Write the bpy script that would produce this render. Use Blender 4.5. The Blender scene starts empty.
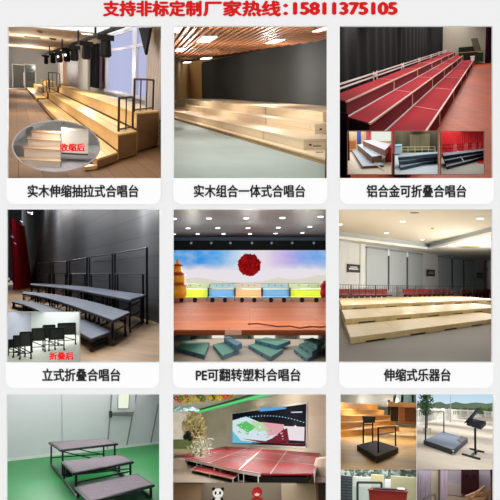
import bpy, bmesh, math, random
from mathutils import Vector, Matrix
random.seed(7)
C = bpy.context.scene.collection
F = 600.0            # focal length for a 500 px frame
D = 10.0             # distance from the camera to the display wall

# ------------------------------------------------------------------ camera / view
cam = bpy.data.cameras.new('camera'); cam_o = bpy.data.objects.new('camera', cam); C.objects.link(cam_o)
cam.sensor_width = 36; cam.lens = 36 * F / 500; cam.clip_end = 900; cam.clip_start = .1
cam_o.rotation_euler = (math.pi / 2, 0, 0)
bpy.context.scene.camera = cam_o
vs = bpy.context.scene.view_settings
vs.view_transform = 'Standard'; vs.look = 'None'; vs.gamma = 1; vs.exposure = 0; vs.use_curve_mapping = False
w = bpy.data.worlds.new('world'); bpy.context.scene.world = w; w.use_nodes = True
w.node_tree.nodes['Background'].inputs[0].default_value = (1, 1, 1, 1)
w.node_tree.nodes['Background'].inputs[1].default_value = 1.0

# ------------------------------------------------------------------ materials
def lin(h):
    h = h.lstrip('#'); o = []
    for i in (0, 2, 4):
        c = int(h[i:i+2], 16) / 255
        o.append(c / 12.92 if c <= .04045 else ((c + .055) / 1.055) ** 2.4)
    return (*o, 1)
_m = {}
def _base(key):
    if key in _m: return _m[key], None, None, None
    m = bpy.data.materials.new(str(key[0])); m.use_nodes = True; _m[key] = m
    nt = m.node_tree; return m, nt, nt.nodes, nt.nodes['Principled BSDF']
def _coords(nt, scale, rot=0):
    tc = nt.nodes.new('ShaderNodeTexCoord'); mp = nt.nodes.new('ShaderNodeMapping')
    mp.inputs['Scale'].default_value = scale; mp.inputs['Rotation'].default_value = (0, 0, rot)
    nt.links.new(tc.outputs['Object'], mp.inputs['Vector']); return mp.outputs['Vector']
def _mix(nt, a, b, fac):
    mx = nt.nodes.new('ShaderNodeMix'); mx.data_type = 'RGBA'
    for s, v in ((6, a), (7, b)):
        if isinstance(v, tuple): mx.inputs[s].default_value = v
        else: nt.links.new(v, mx.inputs[s])
    if isinstance(fac, (int, float)): mx.inputs[0].default_value = fac
    else: nt.links.new(fac, mx.inputs[0])
    return mx.outputs[2]
def _noise(nt, vec, scale=1, detail=3):
    n = nt.nodes.new('ShaderNodeTexNoise'); n.inputs['Scale'].default_value = scale; n.inputs['Detail'].default_value = detail
    nt.links.new(vec, n.inputs['Vector']); return n.outputs['Fac']
def _ramp(nt, fac, lo, hi):
    r = nt.nodes.new('ShaderNodeMapRange'); r.inputs[1].default_value = lo; r.inputs[2].default_value = hi
    nt.links.new(fac, r.inputs[0]); return r.outputs[0]
def dark(c, k): return (c[0]*k, c[1]*k, c[2]*k, 1)
def plain(h, rough=.6, var=.12, scale=3, metal=0, sv=(1, 1, 1)):
    m, nt, n, b = _base(('plain', h, rough, var, scale, metal, sv))
    if nt is None: return m
    c = lin(h); v = _coords(nt, sv)
    nt.links.new(_mix(nt, dark(c, 1 - var), dark(c, 1 + var * .6), _noise(nt, v, scale)), b.inputs['Base Color'])
    b.inputs['Roughness'].default_value = rough; b.inputs['Metallic'].default_value = metal; b.inputs['Specular IOR Level'].default_value = .2
    return m
def wood(h1, h2, sv=(1, 12, 12), rough=.45, scale=1.5):
    m, nt, n, b = _base(('wood', h1, h2, sv, rough, scale))
    if nt is None: return m
    v = _coords(nt, sv)
    f = _ramp(nt, _noise(nt, v, scale, 5), .3, .7)
    nt.links.new(_mix(nt, lin(h1), lin(h2), f), b.inputs['Base Color'])
    b.inputs['Roughness'].default_value = rough; b.inputs['Specular IOR Level'].default_value = .22
    return m
def planks(h1, h2, hm, w_=1.5, r_=.15, rot=0, rough=.35, mortar=.01, tilt=None):
    m, nt, n, b = _base(('planks', h1, h2, hm, w_, r_, rot, rough, mortar, tilt))
    if nt is None: return m
    v = _coords(nt, (1, 1, 1), rot)
    if tilt == 'xz':
        s = nt.nodes.new('ShaderNodeSeparateXYZ'); k = nt.nodes.new('ShaderNodeCombineXYZ')
        nt.links.new(v, s.inputs[0]); nt.links.new(s.outputs[0], k.inputs[0]); nt.links.new(s.outputs[2], k.inputs[1]); v = k.outputs[0]
    bt = nt.nodes.new('ShaderNodeTexBrick'); nt.links.new(v, bt.inputs['Vector'])
    bt.inputs['Scale'].default_value = 1; bt.inputs['Brick Width'].default_value = w_; bt.inputs['Row Height'].default_value = r_
    bt.inputs['Mortar Size'].default_value = mortar
    bt.inputs['Color1'].default_value = lin(h1); bt.inputs['Color2'].default_value = lin(h2); bt.inputs['Mortar'].default_value = lin(hm)
    nf = _noise(nt, v, 1.2, 4)
    nt.links.new(_mix(nt, bt.outputs['Color'], dark(lin(h2), .8), _ramp(nt, nf, .45, 1.0)), b.inputs['Base Color'])
    b.inputs['Roughness'].default_value = rough; b.inputs['Specular IOR Level'].default_value = .22
    return m
def emit(h, s=1.0):
    m, nt, n, b = _base(('emit', h, s))
    if nt is None: return m
    b.inputs['Base Color'].default_value = (0.01, .01, .01, 1); b.inputs['Specular IOR Level'].default_value = 0
    b.inputs['Emission Color'].default_value = lin(h); b.inputs['Emission Strength'].default_value = s
    return m
def glassy(h, rough=.08, e=0):
    m, nt, n, b = _base(('glassy', h, rough, e))
    if nt is None: return m
    b.inputs['Base Color'].default_value = lin(h); b.inputs['Roughness'].default_value = rough
    b.inputs['Specular IOR Level'].default_value = .6
    if e:
        b.inputs['Emission Color'].default_value = lin(h); b.inputs['Emission Strength'].default_value = e
    return m

CUR = None     # the hall being furnished; everything in it ends at its partition walls
def trim_to_hall(bm, off):
    for co, no in CUR.partitions():
        c = co - off
        ds = [(v.co - c).dot(no) for v in bm.verts]
        if not ds or max(ds) < 1e-4: continue
        closed = all(e.is_manifold for e in bm.edges)
        r = bmesh.ops.bisect_plane(bm, geom=bm.verts[:] + bm.edges[:] + bm.faces[:], dist=1e-5, plane_co=c, plane_no=no, clear_outer=True)
        if closed:
            ed = [g for g in r['geom_cut'] if isinstance(g, bmesh.types.BMEdge)]
            if ed: bmesh.ops.holes_fill(bm, edges=ed, sides=0)
# ------------------------------------------------------------------ mesh builder
class MB:
    def __init__(s): s.v = []; s.f = []; s.smooth = False
    def add(s, vs, fs):
        n = len(s.v); s.v += [Vector(x) for x in vs]; s.f += [tuple(i + n for i in f) for f in fs]; return s
    def quad(s, a, b, c, d): return s.add([a, b, c, d], [(0, 1, 2, 3)])
    def hexa(s, bot, top):
        n = len(bot)
        fs = [tuple(reversed(range(n))), tuple(range(n, 2*n))] + [(i, (i+1) % n, n + (i+1) % n, n + i) for i in range(n)]
        return s.add(list(bot) + list(top), fs)
    def prism(s, plan, z0, z1):
        return s.hexa([(p[0], p[1], z0) for p in plan], [(p[0], p[1], z1) for p in plan])
    def extrude(s, pts, vec):
        vec = Vector(vec); return s.hexa([Vector(p) for p in pts], [Vector(p) + vec for p in pts])
    def box(s, c, d):
        x, y, z = c; a, b, h = d[0]/2, d[1]/2, d[2]/2
        return s.prism([(x-a, y-b), (x+a, y-b), (x+a, y+b), (x-a, y+b)], z-h, z+h)
    def beam(s, p, q, w_, h_=None, up=(0, 0, 1)):
        h_ = h_ or w_; p = Vector(p); q = Vector(q); t = (q - p).normalized(); u = Vector(up)
        if abs(t.dot(u)) > .95: u = Vector((0, 1, 0))
        a = t.cross(u).normalized() * w_/2; b = a.cross(t).normalized() * h_/2
        return s.hexa([p-a-b, p+a-b, p+a+b, p-a+b], [q-a-b, q+a-b, q+a+b, q-a+b])
    def tube(s, p, q, r, n=10, r2=None):
        p = Vector(p); q = Vector(q); t = (q - p).normalized(); u = Vector((0, 0, 1)) if abs(t.z) < .9 else Vector((0, 1, 0))
        a = t.cross(u).normalized(); b = t.cross(a); r2 = r if r2 is None else r2
        c = [a*math.cos(2*math.pi*i/n) + b*math.sin(2*math.pi*i/n) for i in range(n)]
        return s.hexa([p + x*r for x in c], [q + x*r2 for x in c])
    def path(s, pts, r, n=8):
        for i in range(len(pts)-1): s.tube(pts[i], pts[i+1], r, n)
        return s
    def lathe(s, c, prof, n=20):
        c = Vector(c); vs_ = []; fs = []
        for r, z in prof:
            for i in range(n):
                a = 2*math.pi*i/n; vs_.append(c + Vector((r*math.cos(a), r*math.sin(a), z)))
        for k in range(len(prof)-1):
            for i in range(n):
                j = (i+1) % n; fs.append((k*n+i, k*n+j, (k+1)*n+j, (k+1)*n+i))
        fs.append(tuple(reversed(range(n)))); fs.append(tuple(range((len(prof)-1)*n, len(prof)*n)))
        return s.add(vs_, fs)
    def ball(s, c, r, n=16, sc=(1, 1, 1)):
        c = Vector(c); vs_ = []; fs = []; m = n//2
        for k in range(1, m):
            t = math.pi*k/m
            for i in range(n):
                a = 2*math.pi*i/n
                vs_.append(c + Vector((r*sc[0]*math.sin(t)*math.cos(a), r*sc[1]*math.sin(t)*math.sin(a), r*sc[2]*math.cos(t))))
        for k in range(m-2):
            for i in range(n):
                j = (i+1) % n; fs.append((k*n+i, (k+1)*n+i, (k+1)*n+j, k*n+j))
        top = len(vs_); vs_.append(c + Vector((0, 0, r*sc[2]))); vs_.append(c - Vector((0, 0, r*sc[2])))
        for i in range(n):
            j = (i+1) % n; fs.append((top, i, j)); fs.append((top+1, (m-2)*n+j, (m-2)*n+i))
        s.smooth = True; return s.add(vs_, fs)
    def drape(s, p, q, z0, z1, folds, amp, top=None, n=None):
        """a hanging curtain from plan point p to q; top = other pair of plan points for its hanging edge"""
        p = Vector((p[0], p[1], 0)); q = Vector((q[0], q[1], 0)); n = n or folds*6; t = (q-p).normalized(); nn = Vector((-t.y, t.x, 0))
        tp, tq = (p, q) if top is None else (Vector((top[0][0], top[0][1], 0)), Vector((top[1][0], top[1][1], 0)))
        vs_ = []
        for k, (a, b, z) in enumerate(((p, q, z0), (tp, tq, z1))):
            for i in range(n+1):
                u = i/n; off = nn*amp*math.sin(u*folds*2*math.pi)*(1 if k == 0 else .6)
                vs_.append(a.lerp(b, u) + off + Vector((0, 0, z)))
        m = len(vs_)
        vs_ += [v + nn*amp*.25 for v in vs_]
        fs = []
        for i in range(n):
            fs.append((i, i+1, n+2+i, n+1+i)); fs.append((m+i+1, m+i, m+n+1+i, m+n+2+i))
            fs.append((n+1+i, n+2+i, m+n+2+i, m+n+1+i)); fs.append((i+1, i, m+i, m+i+1))
        fs += [(0, n+1, m+n+1, m), (n, m+n, m+2*n+1, 2*n+1)]
        return s.add(vs_, fs)
    def mesh(s, name, off=(0, 0, 0), cut=True):
        me = bpy.data.meshes.new(name); off = Vector(off)
        me.from_pydata([v - off for v in s.v], [], s.f); me.validate(); me.update()
        bm = bmesh.new(); bm.from_mesh(me); bmesh.ops.recalc_face_normals(bm, faces=bm.faces)
        if cut and CUR: trim_to_hall(bm, off)
        bm.to_mesh(me); bm.free()
        if s.smooth:
            for p in me.polygons: p.use_smooth = True
        return me

def link(name, mb, mat, M, base=(0, 0, 0), parent=None, cut=True):
    o = bpy.data.objects.new(name, mb.mesh(name, base, cut)); C.objects.link(o)
    o.data.materials.append(mat)
    if parent: o.parent = parent
    else: o.matrix_world = M @ Matrix.Translation(Vector(base))
    return o
class Thing:
    """an Empty at the thing's base that parents its parts; shapes are given in the room's own metres"""
    def __init__(s, room, base, name, label, cat, group=None):
        s.room = room; s.base = Vector(base)
        s.o = bpy.data.objects.new(name, None); C.objects.link(s.o); s.o.empty_display_size = .1
        s.o.matrix_world = room.M @ Matrix.Translation(s.base)
        s.o['label'] = label; s.o['category'] = cat
        if group: s.o['group'] = group
    def part(s, name, mb, mat, parent=None, label=None):
        o = link(name, mb, mat, None, s.base, parent or s.o)
        if label: o['label'] = label
        return o
def single(room, base, name, label, cat, mb, mat, group=None, kind=None):
    o = link(name, mb, mat, room.M, base); o['label'] = label; o['category'] = cat
    if group: o['group'] = group
    if kind: o['kind'] = kind
    return o
def struct(room, name, mb, mat):
    o = link(name, mb, mat, room.M); o['kind'] = 'structure'; return o

class Room:
    """A hall behind the display wall: origin on its floor straight below the eye, y into the hall, z up."""
    def __init__(s, op, hv, k=1.0, h=None, pad=(5, 8, 5, 1.5), outline=None):
        global CUR
        CUR = s; s.pad = pad; s.outline = outline
        s.x0, s.y0, s.x1, s.y1 = op; s.hv = hv; u0 = (s.x0 + s.x1)/2
        s.h = h or (s.y1 - hv)/60*k + .03
        s.d = Vector((u0-250, F, 250-hv)).normalized(); s.r = s.d.cross(Vector((0, 0, 1))).normalized(); s.u = s.r.cross(s.d)
        s.M = Matrix((s.r, s.d, s.u)).transposed().to_4x4(); s.M.translation = -s.u*s.h
    def partitions(s):
        """planes of the hall's partition walls, outward normals, in the hall's own coordinates"""
        a, b, c, d = s.pad
        o = s.outline or [(s.x0-a, s.y0-b), (s.x1+c, s.y0-b), (s.x1+c, s.y1+d), (s.x0-a, s.y1+d)]
        eye = Vector((0, 0, s.h)); cc = Vector((sum(p[0] for p in o)/len(o), sum(p[1] for p in o)/len(o)))
        for i in range(len(o)):
            p = s.ray(*o[i]); q = s.ray(*o[(i+1) % len(o)]); n = p.cross(q).normalized()
            if n.dot(s.ray(*cc)) > 0: n = -n
            yield eye + n*1e-3, n
        yield Vector((0, 0, s.h)) + s.ray(s.x0, s.y0)*0 + s._wally(), s._walln()
    def _walln(s): return -Vector((s.r.y, s.d.y, s.u.y))
    def _wally(s): return Vector((s.r.y, s.d.y, s.u.y))*(D+.03)
    def ray(s, u, v):
        w_ = Vector((u-250, F, 250-v)); return Vector((w_.dot(s.r), w_.dot(s.d), w_.dot(s.u)))
    def fl(s, u, v, z=0.0):
        w_ = s.ray(u, v); t = (z - s.h)/w_.z; return Vector((w_.x*t, w_.y*t, z))
    def at(s, u, v, Y):
        w_ = s.ray(u, v); t = Y/w_.y; return Vector((w_.x*t, Y, s.h + w_.z*t))
    def wall(s, u, v, p, q):
        w_ = s.ray(u, v); e = Vector((q[0]-p[0], q[1]-p[1])); n = Vector((-e.y, e.x))
        t = (n.x*p[0] + n.y*p[1])/(n.x*w_.x + n.y*w_.y); return Vector((w_.x*t, w_.y*t, s.h + w_.z*t))
    def zat(s, p, v):     # height over plan point p that shows at row v
        k = 250 - v; X, Y = p[0], p[1]
        # k*(X r.y + Y d.y + q u.y) = F*(X r.z + Y d.z + q u.z)
        q = (F*(X*s.r.z + Y*s.d.z) - k*(X*s.r.y + Y*s.d.y))/(k*s.u.y - F*s.u.z)
        return s.h + q
    def up(s, p, v): return Vector((p[0], p[1], s.zat(p, v)))
    def dirn(s, u):       # horizontal direction whose vanishing point is at column u
        w_ = s.ray(u, s.hv); return Vector((w_.x, w_.y, 0)).normalized()
    # ---- shell
    def floor(s, mat, vl, vr=None, pad=6.0, vb=None, z=0, name='floor'):
        vr = vl if vr is None else vr; vb = vb or s.y1 + .8
        return struct(s, name, MB().quad(s.fl(s.x0-pad, vb, z), s.fl(s.x1+pad, vb, z), s.fl(s.x1+pad, vr, z), s.fl(s.x0-pad, vl, z)), mat)
    def shell(s, mat, y_far, sides='lrt'):
        e = .08; a, b, c, d = s.x0-s.pad[0]-e, s.y0-s.pad[1]-e, s.x1+s.pad[2]+e, s.y1+s.pad[3]+e
        def P(u, v, y): 
            w_ = Vector(((u-250)/F*y, y, (250-v)/F*y)); return w_
        def mk(name, p, q):
            mb = MB().quad(P(*p, D+.03), P(*q, D+.03), P(*q, y_far), P(*p, y_far))
            o = link(name, mb, mat, Matrix(), cut=False); o['kind'] = 'structure'
        if 'l' in sides: mk('wall_left', (a, b), (a, d))
        if 'r' in sides: mk('wall_right', (c, b), (c, d))
        if 't' in sides: mk('ceiling', (a, b), (c, b))
        if 'b' in sides: mk('floor', (a, d), (c, d))
    # ---- lights
    def top_lights(s, L, y_far, y_near=10.4, v=None, ratio=1.45, col=(1, 1, 1), x0=None, x1=None, wf=.9):  # added area lights hidden above the opening, no real ceiling panels
        v = s.y0 - 6 if v is None else v; x0 = s.x0 if x0 is None else x0; x1 = s.x1 if x1 is None else x1
        y = y_near
        while y < y_far - .5:
            y2 = min(y*ratio, y_far); ym = (y+y2)/2
            uc = (x0+x1)/2; a = Vector(((uc-250)/F, 1, (250-v)/F)); c = a*ym
            e1 = Vector((1, 0, 0)); e2 = a.normalized(); e2 = (e2 - e1*e2.dot(e1)).normalized(); n = e1.cross(e2)   # up
            sx = (x1-x0)/F*y*wf; sy = (y2-y)*.92
            area(c, e1, e2, sx, sy, L, col)
            y = y2
    def fill(s, L, ya, yb, z, nx=2, ratio=1.4, col=(1, .97, .92), r=.012, xr=(.2, .8)):
        """rows of added fill points, no fixtures, spread evenly over the hall, each sized for the floor it serves"""
        y = ya
        while y < yb:
            y2 = min(y*ratio, yb); ym = (y+y2)/2
            xa = s.at(s.x0, s.hv, ym).x; xb = s.at(s.x1, s.hv, ym).x; wx = (xb-xa)/nx
            for i in range(nx):
                f = xr[0] + (xr[1]-xr[0])*(i/(nx-1) if nx > 1 else .5)
                zz = s.zat((xa+(xb-xa)*f, ym), z) if z > 20 else z
                s.point((xa + (xb-xa)*f, ym, zz), 6.3*L*(y2-y)*wx, col, r)
            y = y2*1.0001
    def point(s, p, P, col=(1, 1, 1), r=.02, kind='POINT'):  # spots belong to downlights; plain points are added fill without fixtures
        l = bpy.data.lights.new('lamp_and_fill_light', kind); l.energy = P; l.color = col; l.shadow_soft_size = r
        if kind == 'SPOT': l.spot_size = math.radians(165); l.spot_blend = .8
        o = bpy.data.objects.new('lamp_and_fill_light', l); C.objects.link(o); o.matrix_world = s.M @ Matrix.Translation(Vector(p)); return o
def area(c, e1, e2, sx, sy, L, col=(1, 1, 1), name='added_area_light'):
    l = bpy.data.lights.new(name, 'AREA'); l.shape = 'RECTANGLE'; l.size = sx; l.size_y = sy; l.energy = math.pi*sx*sy*L; l.color = col
    o = bpy.data.objects.new(name, l); C.objects.link(o)
    n = e1.cross(e2)           # emits along -n
    m = Matrix((e1, e2, n)).transposed().to_4x4(); m.translation = c; o.matrix_world = m; return o

ONES = ['first', 'second', 'third', 'fourth', 'fifth', 'sixth', 'seventh', 'eighth', 'ninth', 'tenth', 'eleventh', 'twelfth', 'thirteenth', 'fourteenth', 'fifteenth', 'sixteenth', 'seventeenth', 'eighteenth', 'nineteenth', 'twentieth']
def ordn(k): return ONES[k] if k < 20 else ('twenty-' + ONES[k-20] if k < 29 else 'thirtieth' if k == 29 else 'thirty-' + ONES[k-30])
WALL = Room((0, 0, 500, 500), 250, h=1e-6)

# ------------------------------------------------------------------ display wall
CUR = None
def P2(u, v, y=D): return Vector(((u-250)/F*D, y, (250-v)/F*D))
rows = [(26.5, 178.5, [(8.3, 161.2), (174, 326.7), (339.5, 492)]),
        (209.5, 361.8, [(7.5, 159.7), (173.5, 326), (338.7, 491.6)]),
        (394, 521, [(7, 159.5), (173, 326), (340.3, 493)])]
mb = MB()
def plate(m, x0, y0, x1, y1, f=D-.03, b=D+.02):
    m.hexa([P2(x0, y1, f), P2(x1, y1, f), P2(x1, y1, b), P2(x0, y1, b)], [P2(x0, y0, f), P2(x1, y0, f), P2(x1, y0, b), P2(x0, y0, b)])
L0, R0, T0, B0 = -60, 560, -60, 580
yprev = T0
for (a, b, cols) in rows:
    plate(mb, L0, yprev, R0, a)
    xp = L0
    for (c, d) in cols: plate(mb, xp, a, c, b); xp = d
    plate(mb, xp, a, R0, b); yprev = b
plate(mb, L0, yprev, R0, B0)
struct(WALL, 'wall_front', mb, plain('#f0f0f0', .8, .01, .5))

def lettering(name, txt, x0, x1, vc, mat, parent=None, offset=.012, M=None, hpx=None, label=None, base=None, y=D-.034):
    cu = bpy.data.curves.new(name, 'FONT'); cu.body = txt; cu.size = 1; cu.extrude = .02
    t = bpy.data.objects.new(name, cu); C.objects.link(t)
    dg = bpy.context.evaluated_depsgraph_get(); dg.update()
    me = bpy.data.meshes.new_from_object(t.evaluated_get(dg)); bpy.data.objects.remove(t)
    xs = [v.co.x for v in me.vertices]; ys = [v.co.y for v in me.vertices]
    cx, cy = (min(xs)+max(xs))/2, (min(ys)+max(ys))/2
    k = (x1-x0)/60/(max(xs)-min(xs)); ky = k if hpx is None else hpx/60/(max(ys)-min(ys))
    c = P2((x0+x1)/2, vc, y); off = c if base is None else c - base
    b_ = offset; src = [v.co.copy() for v in me.vertices]; pol = [tuple(p.vertices) for p in me.polygons]; vv = []; ff = []
    for j, (ox, oy) in enumerate(((-b_, 0), (b_, 0), (0, -b_*.7), (0, b_*.7), (0, 0))):
        n0 = len(vv)
        for X, Y, Z in src: vv.append(Vector(((X+ox-cx)*k, -Z*.1 - j*.0008, (Y+oy-cy)*ky)) + (off if parent else Vector()))
        ff += [tuple(i+n0 for i in p) for p in pol]
    me = bpy.data.meshes.new(name); me.from_pydata(vv, [], ff); me.update()
    me.materials.clear(); me.materials.append(mat); me.name = name
    o = bpy.data.objects.new(name, me); C.objects.link(o)
    if parent: o.parent = parent
    else: o.location = c
    if label: o['label'] = label
    return o
INK = plain('#1c1c1c', .6, .02); RED = plain('#dc0004', .5, .02)
o = lettering('header_lettering', '支持非标定制', 104, 201, 9.3, RED, offset=.05, hpx=15)
o['label'] = 'red Chinese heading across the top of the wall, left run before the hotline words'; o['category'] = 'lettering'
o = lettering('header_lettering', '厂家热线：', 204, 287, 9.3, RED, offset=.05, hpx=15)
o['label'] = 'red Chinese hotline words ending in a colon, middle run of the top line'; o['category'] = 'lettering'
o = lettering('header_lettering', '15811375105', 294, 396, 9.3, RED, offset=.062, hpx=11.5)
o['label'] = 'red phone number at the right end of the top line'; o['category'] = 'lettering'
capt = [((8.3, 161.2), 178.6, 204.5, '实木伸缩抽拉式合唱台', 29.5, 139, 191.5, 'white caption card under the wooden retractable riser with dark railings'),
        ((174, 326.7), 178.6, 204.5, '实木组合一体式合唱台', 194.5, 304.5, 191.5, 'white caption card under the wooden riser before the black screen'),
        ((339.5, 492), 178.6, 204.5, '铝合金可折叠合唱台', 366, 464.5, 191.5, 'white caption card under the red carpeted risers'),
        ((7.5, 159.7), 361.9, 387, '立式折叠合唱台', 44, 121, 374, 'white caption card under the grey curved bench risers'),
        ((173.5, 326), 361.9, 387, 'PE可翻转塑料合唱台', 196.5, 300, 374, 'white caption card under the stage with the red flower ball'),
        ((338.7, 491.6), 361.9, 387, '伸缩式乐器台', 383, 449, 374, 'white caption card under the low pale wooden platforms')]
CARD = plain('#fdfdfd', .7, .0)
for (xr, ya, yb, txt, tx0, tx1, vc, lab) in capt:
    x0, x1 = xr; r = 8; pts = [(x0, ya), (x1, ya)]
    for i in range(7): t = i/6*math.pi/2; pts.append((x1 - r + r*math.cos(t), yb - r + r*math.sin(t)))
    for i in range(7): t = math.pi/2 + i/6*math.pi/2; pts.append((x0 + r + r*math.cos(t), yb - r + r*math.sin(t)))
    base = P2((x0+x1)/2, yb, D-.05)
    T = Thing(WALL, WALL.M.inverted() @ base, 'caption_card', lab, 'caption card')
    m = MB(); inv = WALL.M.inverted()
    m.hexa([inv @ P2(u, v, D-.07) for u, v in pts], [inv @ P2(u, v, D-.032) for u, v in pts])
    T.part('card_panel', m, CARD)
    lettering('lettering', txt, tx0, tx1, vc, INK, parent=T.o, offset=.03, base=base, hpx=12.2, y=D-.074)
# slim white card top of the lowest row is above the frame of its pictures: none

# ================================================================== shared kits
def riser_tiers(T, room, tiers, d, name='tier', mats=None, z_under=0.0, seams=None):
    """tiers: list of (front_near, back_near, z_top, length); extruded along d"""
    out = []
    for i, (f, b, z, L) in enumerate(tiers):
        dv = Vector((d.x, d.y))*L; F_ = Vector((f[0], f[1])); B_ = Vector((b[0], b[1]))
        m = MB().prism([F_, B_, B_+dv, F_+dv], z_under, z)
        out.append(T.part(name, m, mats[i % len(mats)] if isinstance(mats, list) else mats))
    return out
def post(m, room, u, vb, vt, z, r, n=8):
    p = room.fl(u, vb, z); q = room.up(p, vt); m.tube(p, q, r, n); return p, q
def downlight(room, u, v, z, r, lab, group, e=6, col='#fff6e6', mat=None):
    p = room.fl(u, v, z)
    T = Thing(room, p, 'downlight', lab, 'ceiling light', group)
    T.part('trim_ring', MB().lathe(p, [(r*1.25, -.03), (r*1.25, .0)], 14), mat or plain('#e8e2d6', .5, .02))
    T.part('lamp_disc', MB().lathe(p, [(r, -.045), (r, -.02)], 14), emit(col, e))
    return p

# ================================================================== HALL 1: retractable wooden risers beside the windows
r1 = Room((8.3, 26.5, 161.2, 178.5), 74, 1.35)
h = r1.h
FLOORW = planks('#b4906f', '#a58163', '#8d6b4e', 6, .5, math.pi/2, .28, .01)
r1.floor(planks('#99785a', '#876748', '#6d5038', 9, .55, math.pi/2 - .1, .75, .012), 88.8, 88.8)
cz = 4.9
d1 = r1.dirn(8)
PALE = plain('#cfc9c0', .8, .03)
r1.shell(plain('#b9ab97', .8, .03), 98, sides='lrt')
# back wall with the glass doors
Yb = r1.fl(20, 88.8).y
bw = MB().quad((r1.at(6, 80, Yb).x, Yb, 0), (r1.at(70, 80, Yb).x, Yb, 0), (r1.at(70, 80, Yb).x, Yb, cz), (r1.at(6, 80, Yb).x, Yb, cz))
struct(r1, 'wall_back', bw, plain('#8b8f93', .8, .06))
def frame_rect(m, room, u0, v0, u1, v1, Y, wpx, dep=.2):
    k = Y/F
    a = room.at(u0, v1, Y); b = room.at(u1, v0, Y); w_ = wpx*k
    for (x0, x1, z0, z1) in ((a.x, a.x+w_, a.z, b.z), (b.x-w_, b.x, a.z, b.z), (a.x, b.x, b.z-w_, b.z), (a.x, b.x, a.z, a.z+w_*.6)):
        m.prism([(x0, Y-dep), (x1, Y-dep), (x1, Y), (x0, Y)], z0, z1)
m = MB(); frame_rect(m, r1, 12.5, 64.5, 25, 88, Yb-.1, .9); frame_rect(m, r1, 24.5, 64.5, 36, 88, Yb-.1, .9)
dr = struct(r1, 'door_1', m, plain('#c9cdd0', .5, .02))
m = MB(); a = r1.at(13, 88, Yb-.15); b = r1.at(35.5, 65, Yb-.15); m.prism([(a.x, a.y), (b.x, a.y), (b.x, a.y+.05), (a.x, a.y+.05)], a.z, b.z)
g = link('glass_pane', m, glassy('#4a5254', .15), None, (0, 0, 0), dr)
m = MB(); a = r1.at(24.1, 79, Yb-.4); m.box(a, (.15, .1, 1.6)); link('door_handle', m, plain('#d8d8d8', .3, 0, metal=.8), None, (0, 0, 0), dr)
# ceiling, from the hidden front part to the back wall
A0 = r1.fl(6, 24.5, cz).y; xl = r1.fl(7, 50, cz)
m = MB().quad((r1.fl(7, 24.5, cz).x - .2, A0, cz), (r1.fl(165, 24.5, cz).x, A0, cz), (r1.at(90, 60, Yb).x, Yb+.5, cz), (r1.at(6.5, 60, Yb).x, Yb+.5, cz))
struct(r1, 'ceiling', m, plain('#dcc6aa', .75, .03))
# side wall behind the risers, parallel to them
z1, z2, z3 = h*.125, h*.327, h*.54
f1 = r1.fl(97, 170); b1 = r1.fl(117.5, 152, z1); f2 = r1.fl(118, 134, z2); b2 = r1.fl(136.5, 131, z2); f3 = r1.fl(136.8, 113, z3); b3 = r1.fl(158.5, 111, z3)
wq = b3 + Vector((1.1, 0, 0)); wp = wq + Vector((d1.x, d1.y, 0))*80
WB = (wq - Vector((d1.x, d1.y, 0))*4, wp)
def wpt(u, v, off=0.0):
    n = Vector((-d1.y, d1.x, 0))*off
    return r1.wall(u, v, WB[0]+n, WB[1]+n)
m = MB().quad(Vector((WB[0].x, WB[0].y, 0)), Vector((WB[1].x, WB[1].y, 0)), Vector((WB[1].x, WB[1].y, cz)), Vector((WB[0].x, WB[0].y, cz)))
struct(r1, 'wall_right', m, plain('#c3beb6', .8, .03))
def wall_panel(u0, u1, v_at, z0, z1_, thick, off=.02):
    """plan-parallel panel on the side wall between columns u0,u1"""
    a = wpt(u0, v_at, off); b = wpt(u1, v_at, off); n = Vector((-d1.y, d1.x, 0))*thick
    return [a.xy, b.xy, (b+n).xy, (a+n).xy], z0, z1_
def wpm(u0, u1, z0, z1_, thick=.06, off=.02): return MB().prism(*wall_panel(u0, u1, 74, z0, z1_, thick, off))
WOODP = planks('#8f6a4b', '#855f42', '#6d4c35', 30, .7, 0, .5, .02)
for i, (u0, u1, col, top) in enumerate(((47.5, 59, '#86603f', .8), (63.5, 79.5, '#8f6a4c', .8))):
    single(r1, wpt(u0, 74, .02), 'wall_board', ['narrow brown wooden wall board between pilasters at the far end', 'wide brown wooden wall board left of the tall black curtain'][i],
           'wall panel', wpm(u0, u1, .2, cz*.82, .08), wood(col, '#77523a', (1, 1, .3), .5), 'brown boards on the side wall')
for i, (u0, u1) in enumerate(((59.5, 62.8), (80, 90))):
    struct(r1, 'trim_%d' % (i+1), wpm(u0, u1, 0, cz*.85, .18), plain('#c9cbc9', .7, .02))
struct(r1, 'trim_3', wpm(40, 160, cz*.84, cz, .05, .0), plain('#2a2b30', .9, .05)) if False else None
# window: frame, mullions, glass, sill
a = wpt(109, 88, .05); zs = r1.zat(a, 89.5); zt = r1.zat(wpt(137, 30, .05), 27)
gl = MB().prism(*wall_panel(108.5, 152, 74, zs, cz*.985, .03, .04))
win = struct(r1, 'window_1', gl, emit('#b9bfe2', .95))
fm = MB()
for (u0, u1) in ((107.5, 110), (135, 139), (151.5, 156)):
    fm.prism(*wall_panel(u0, u1, 74, zs, cz*.985, .16, .05))
zm = r1.zat(wpt(120, 50, .05), 50.5)
fm.prism(*wall_panel(108.5, 152, 74, zm, zm+.14, .14, .05)); fm.prism(*wall_panel(108.5, 152, 74, zs-.12, zs+.03, .3, .05)); fm.prism(*wall_panel(108.5, 152, 74, cz*.96, cz*.99, .12, .05))
link('window_frame', fm, plain('#b6b9cc', .5, .02), None, (0, 0, 0), win)
# low ledge under the window
struct(r1, 'trim_4', wpm(90, 161, 0, zs-.35, .8), plain('#cfcfca', .6, .03))
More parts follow.
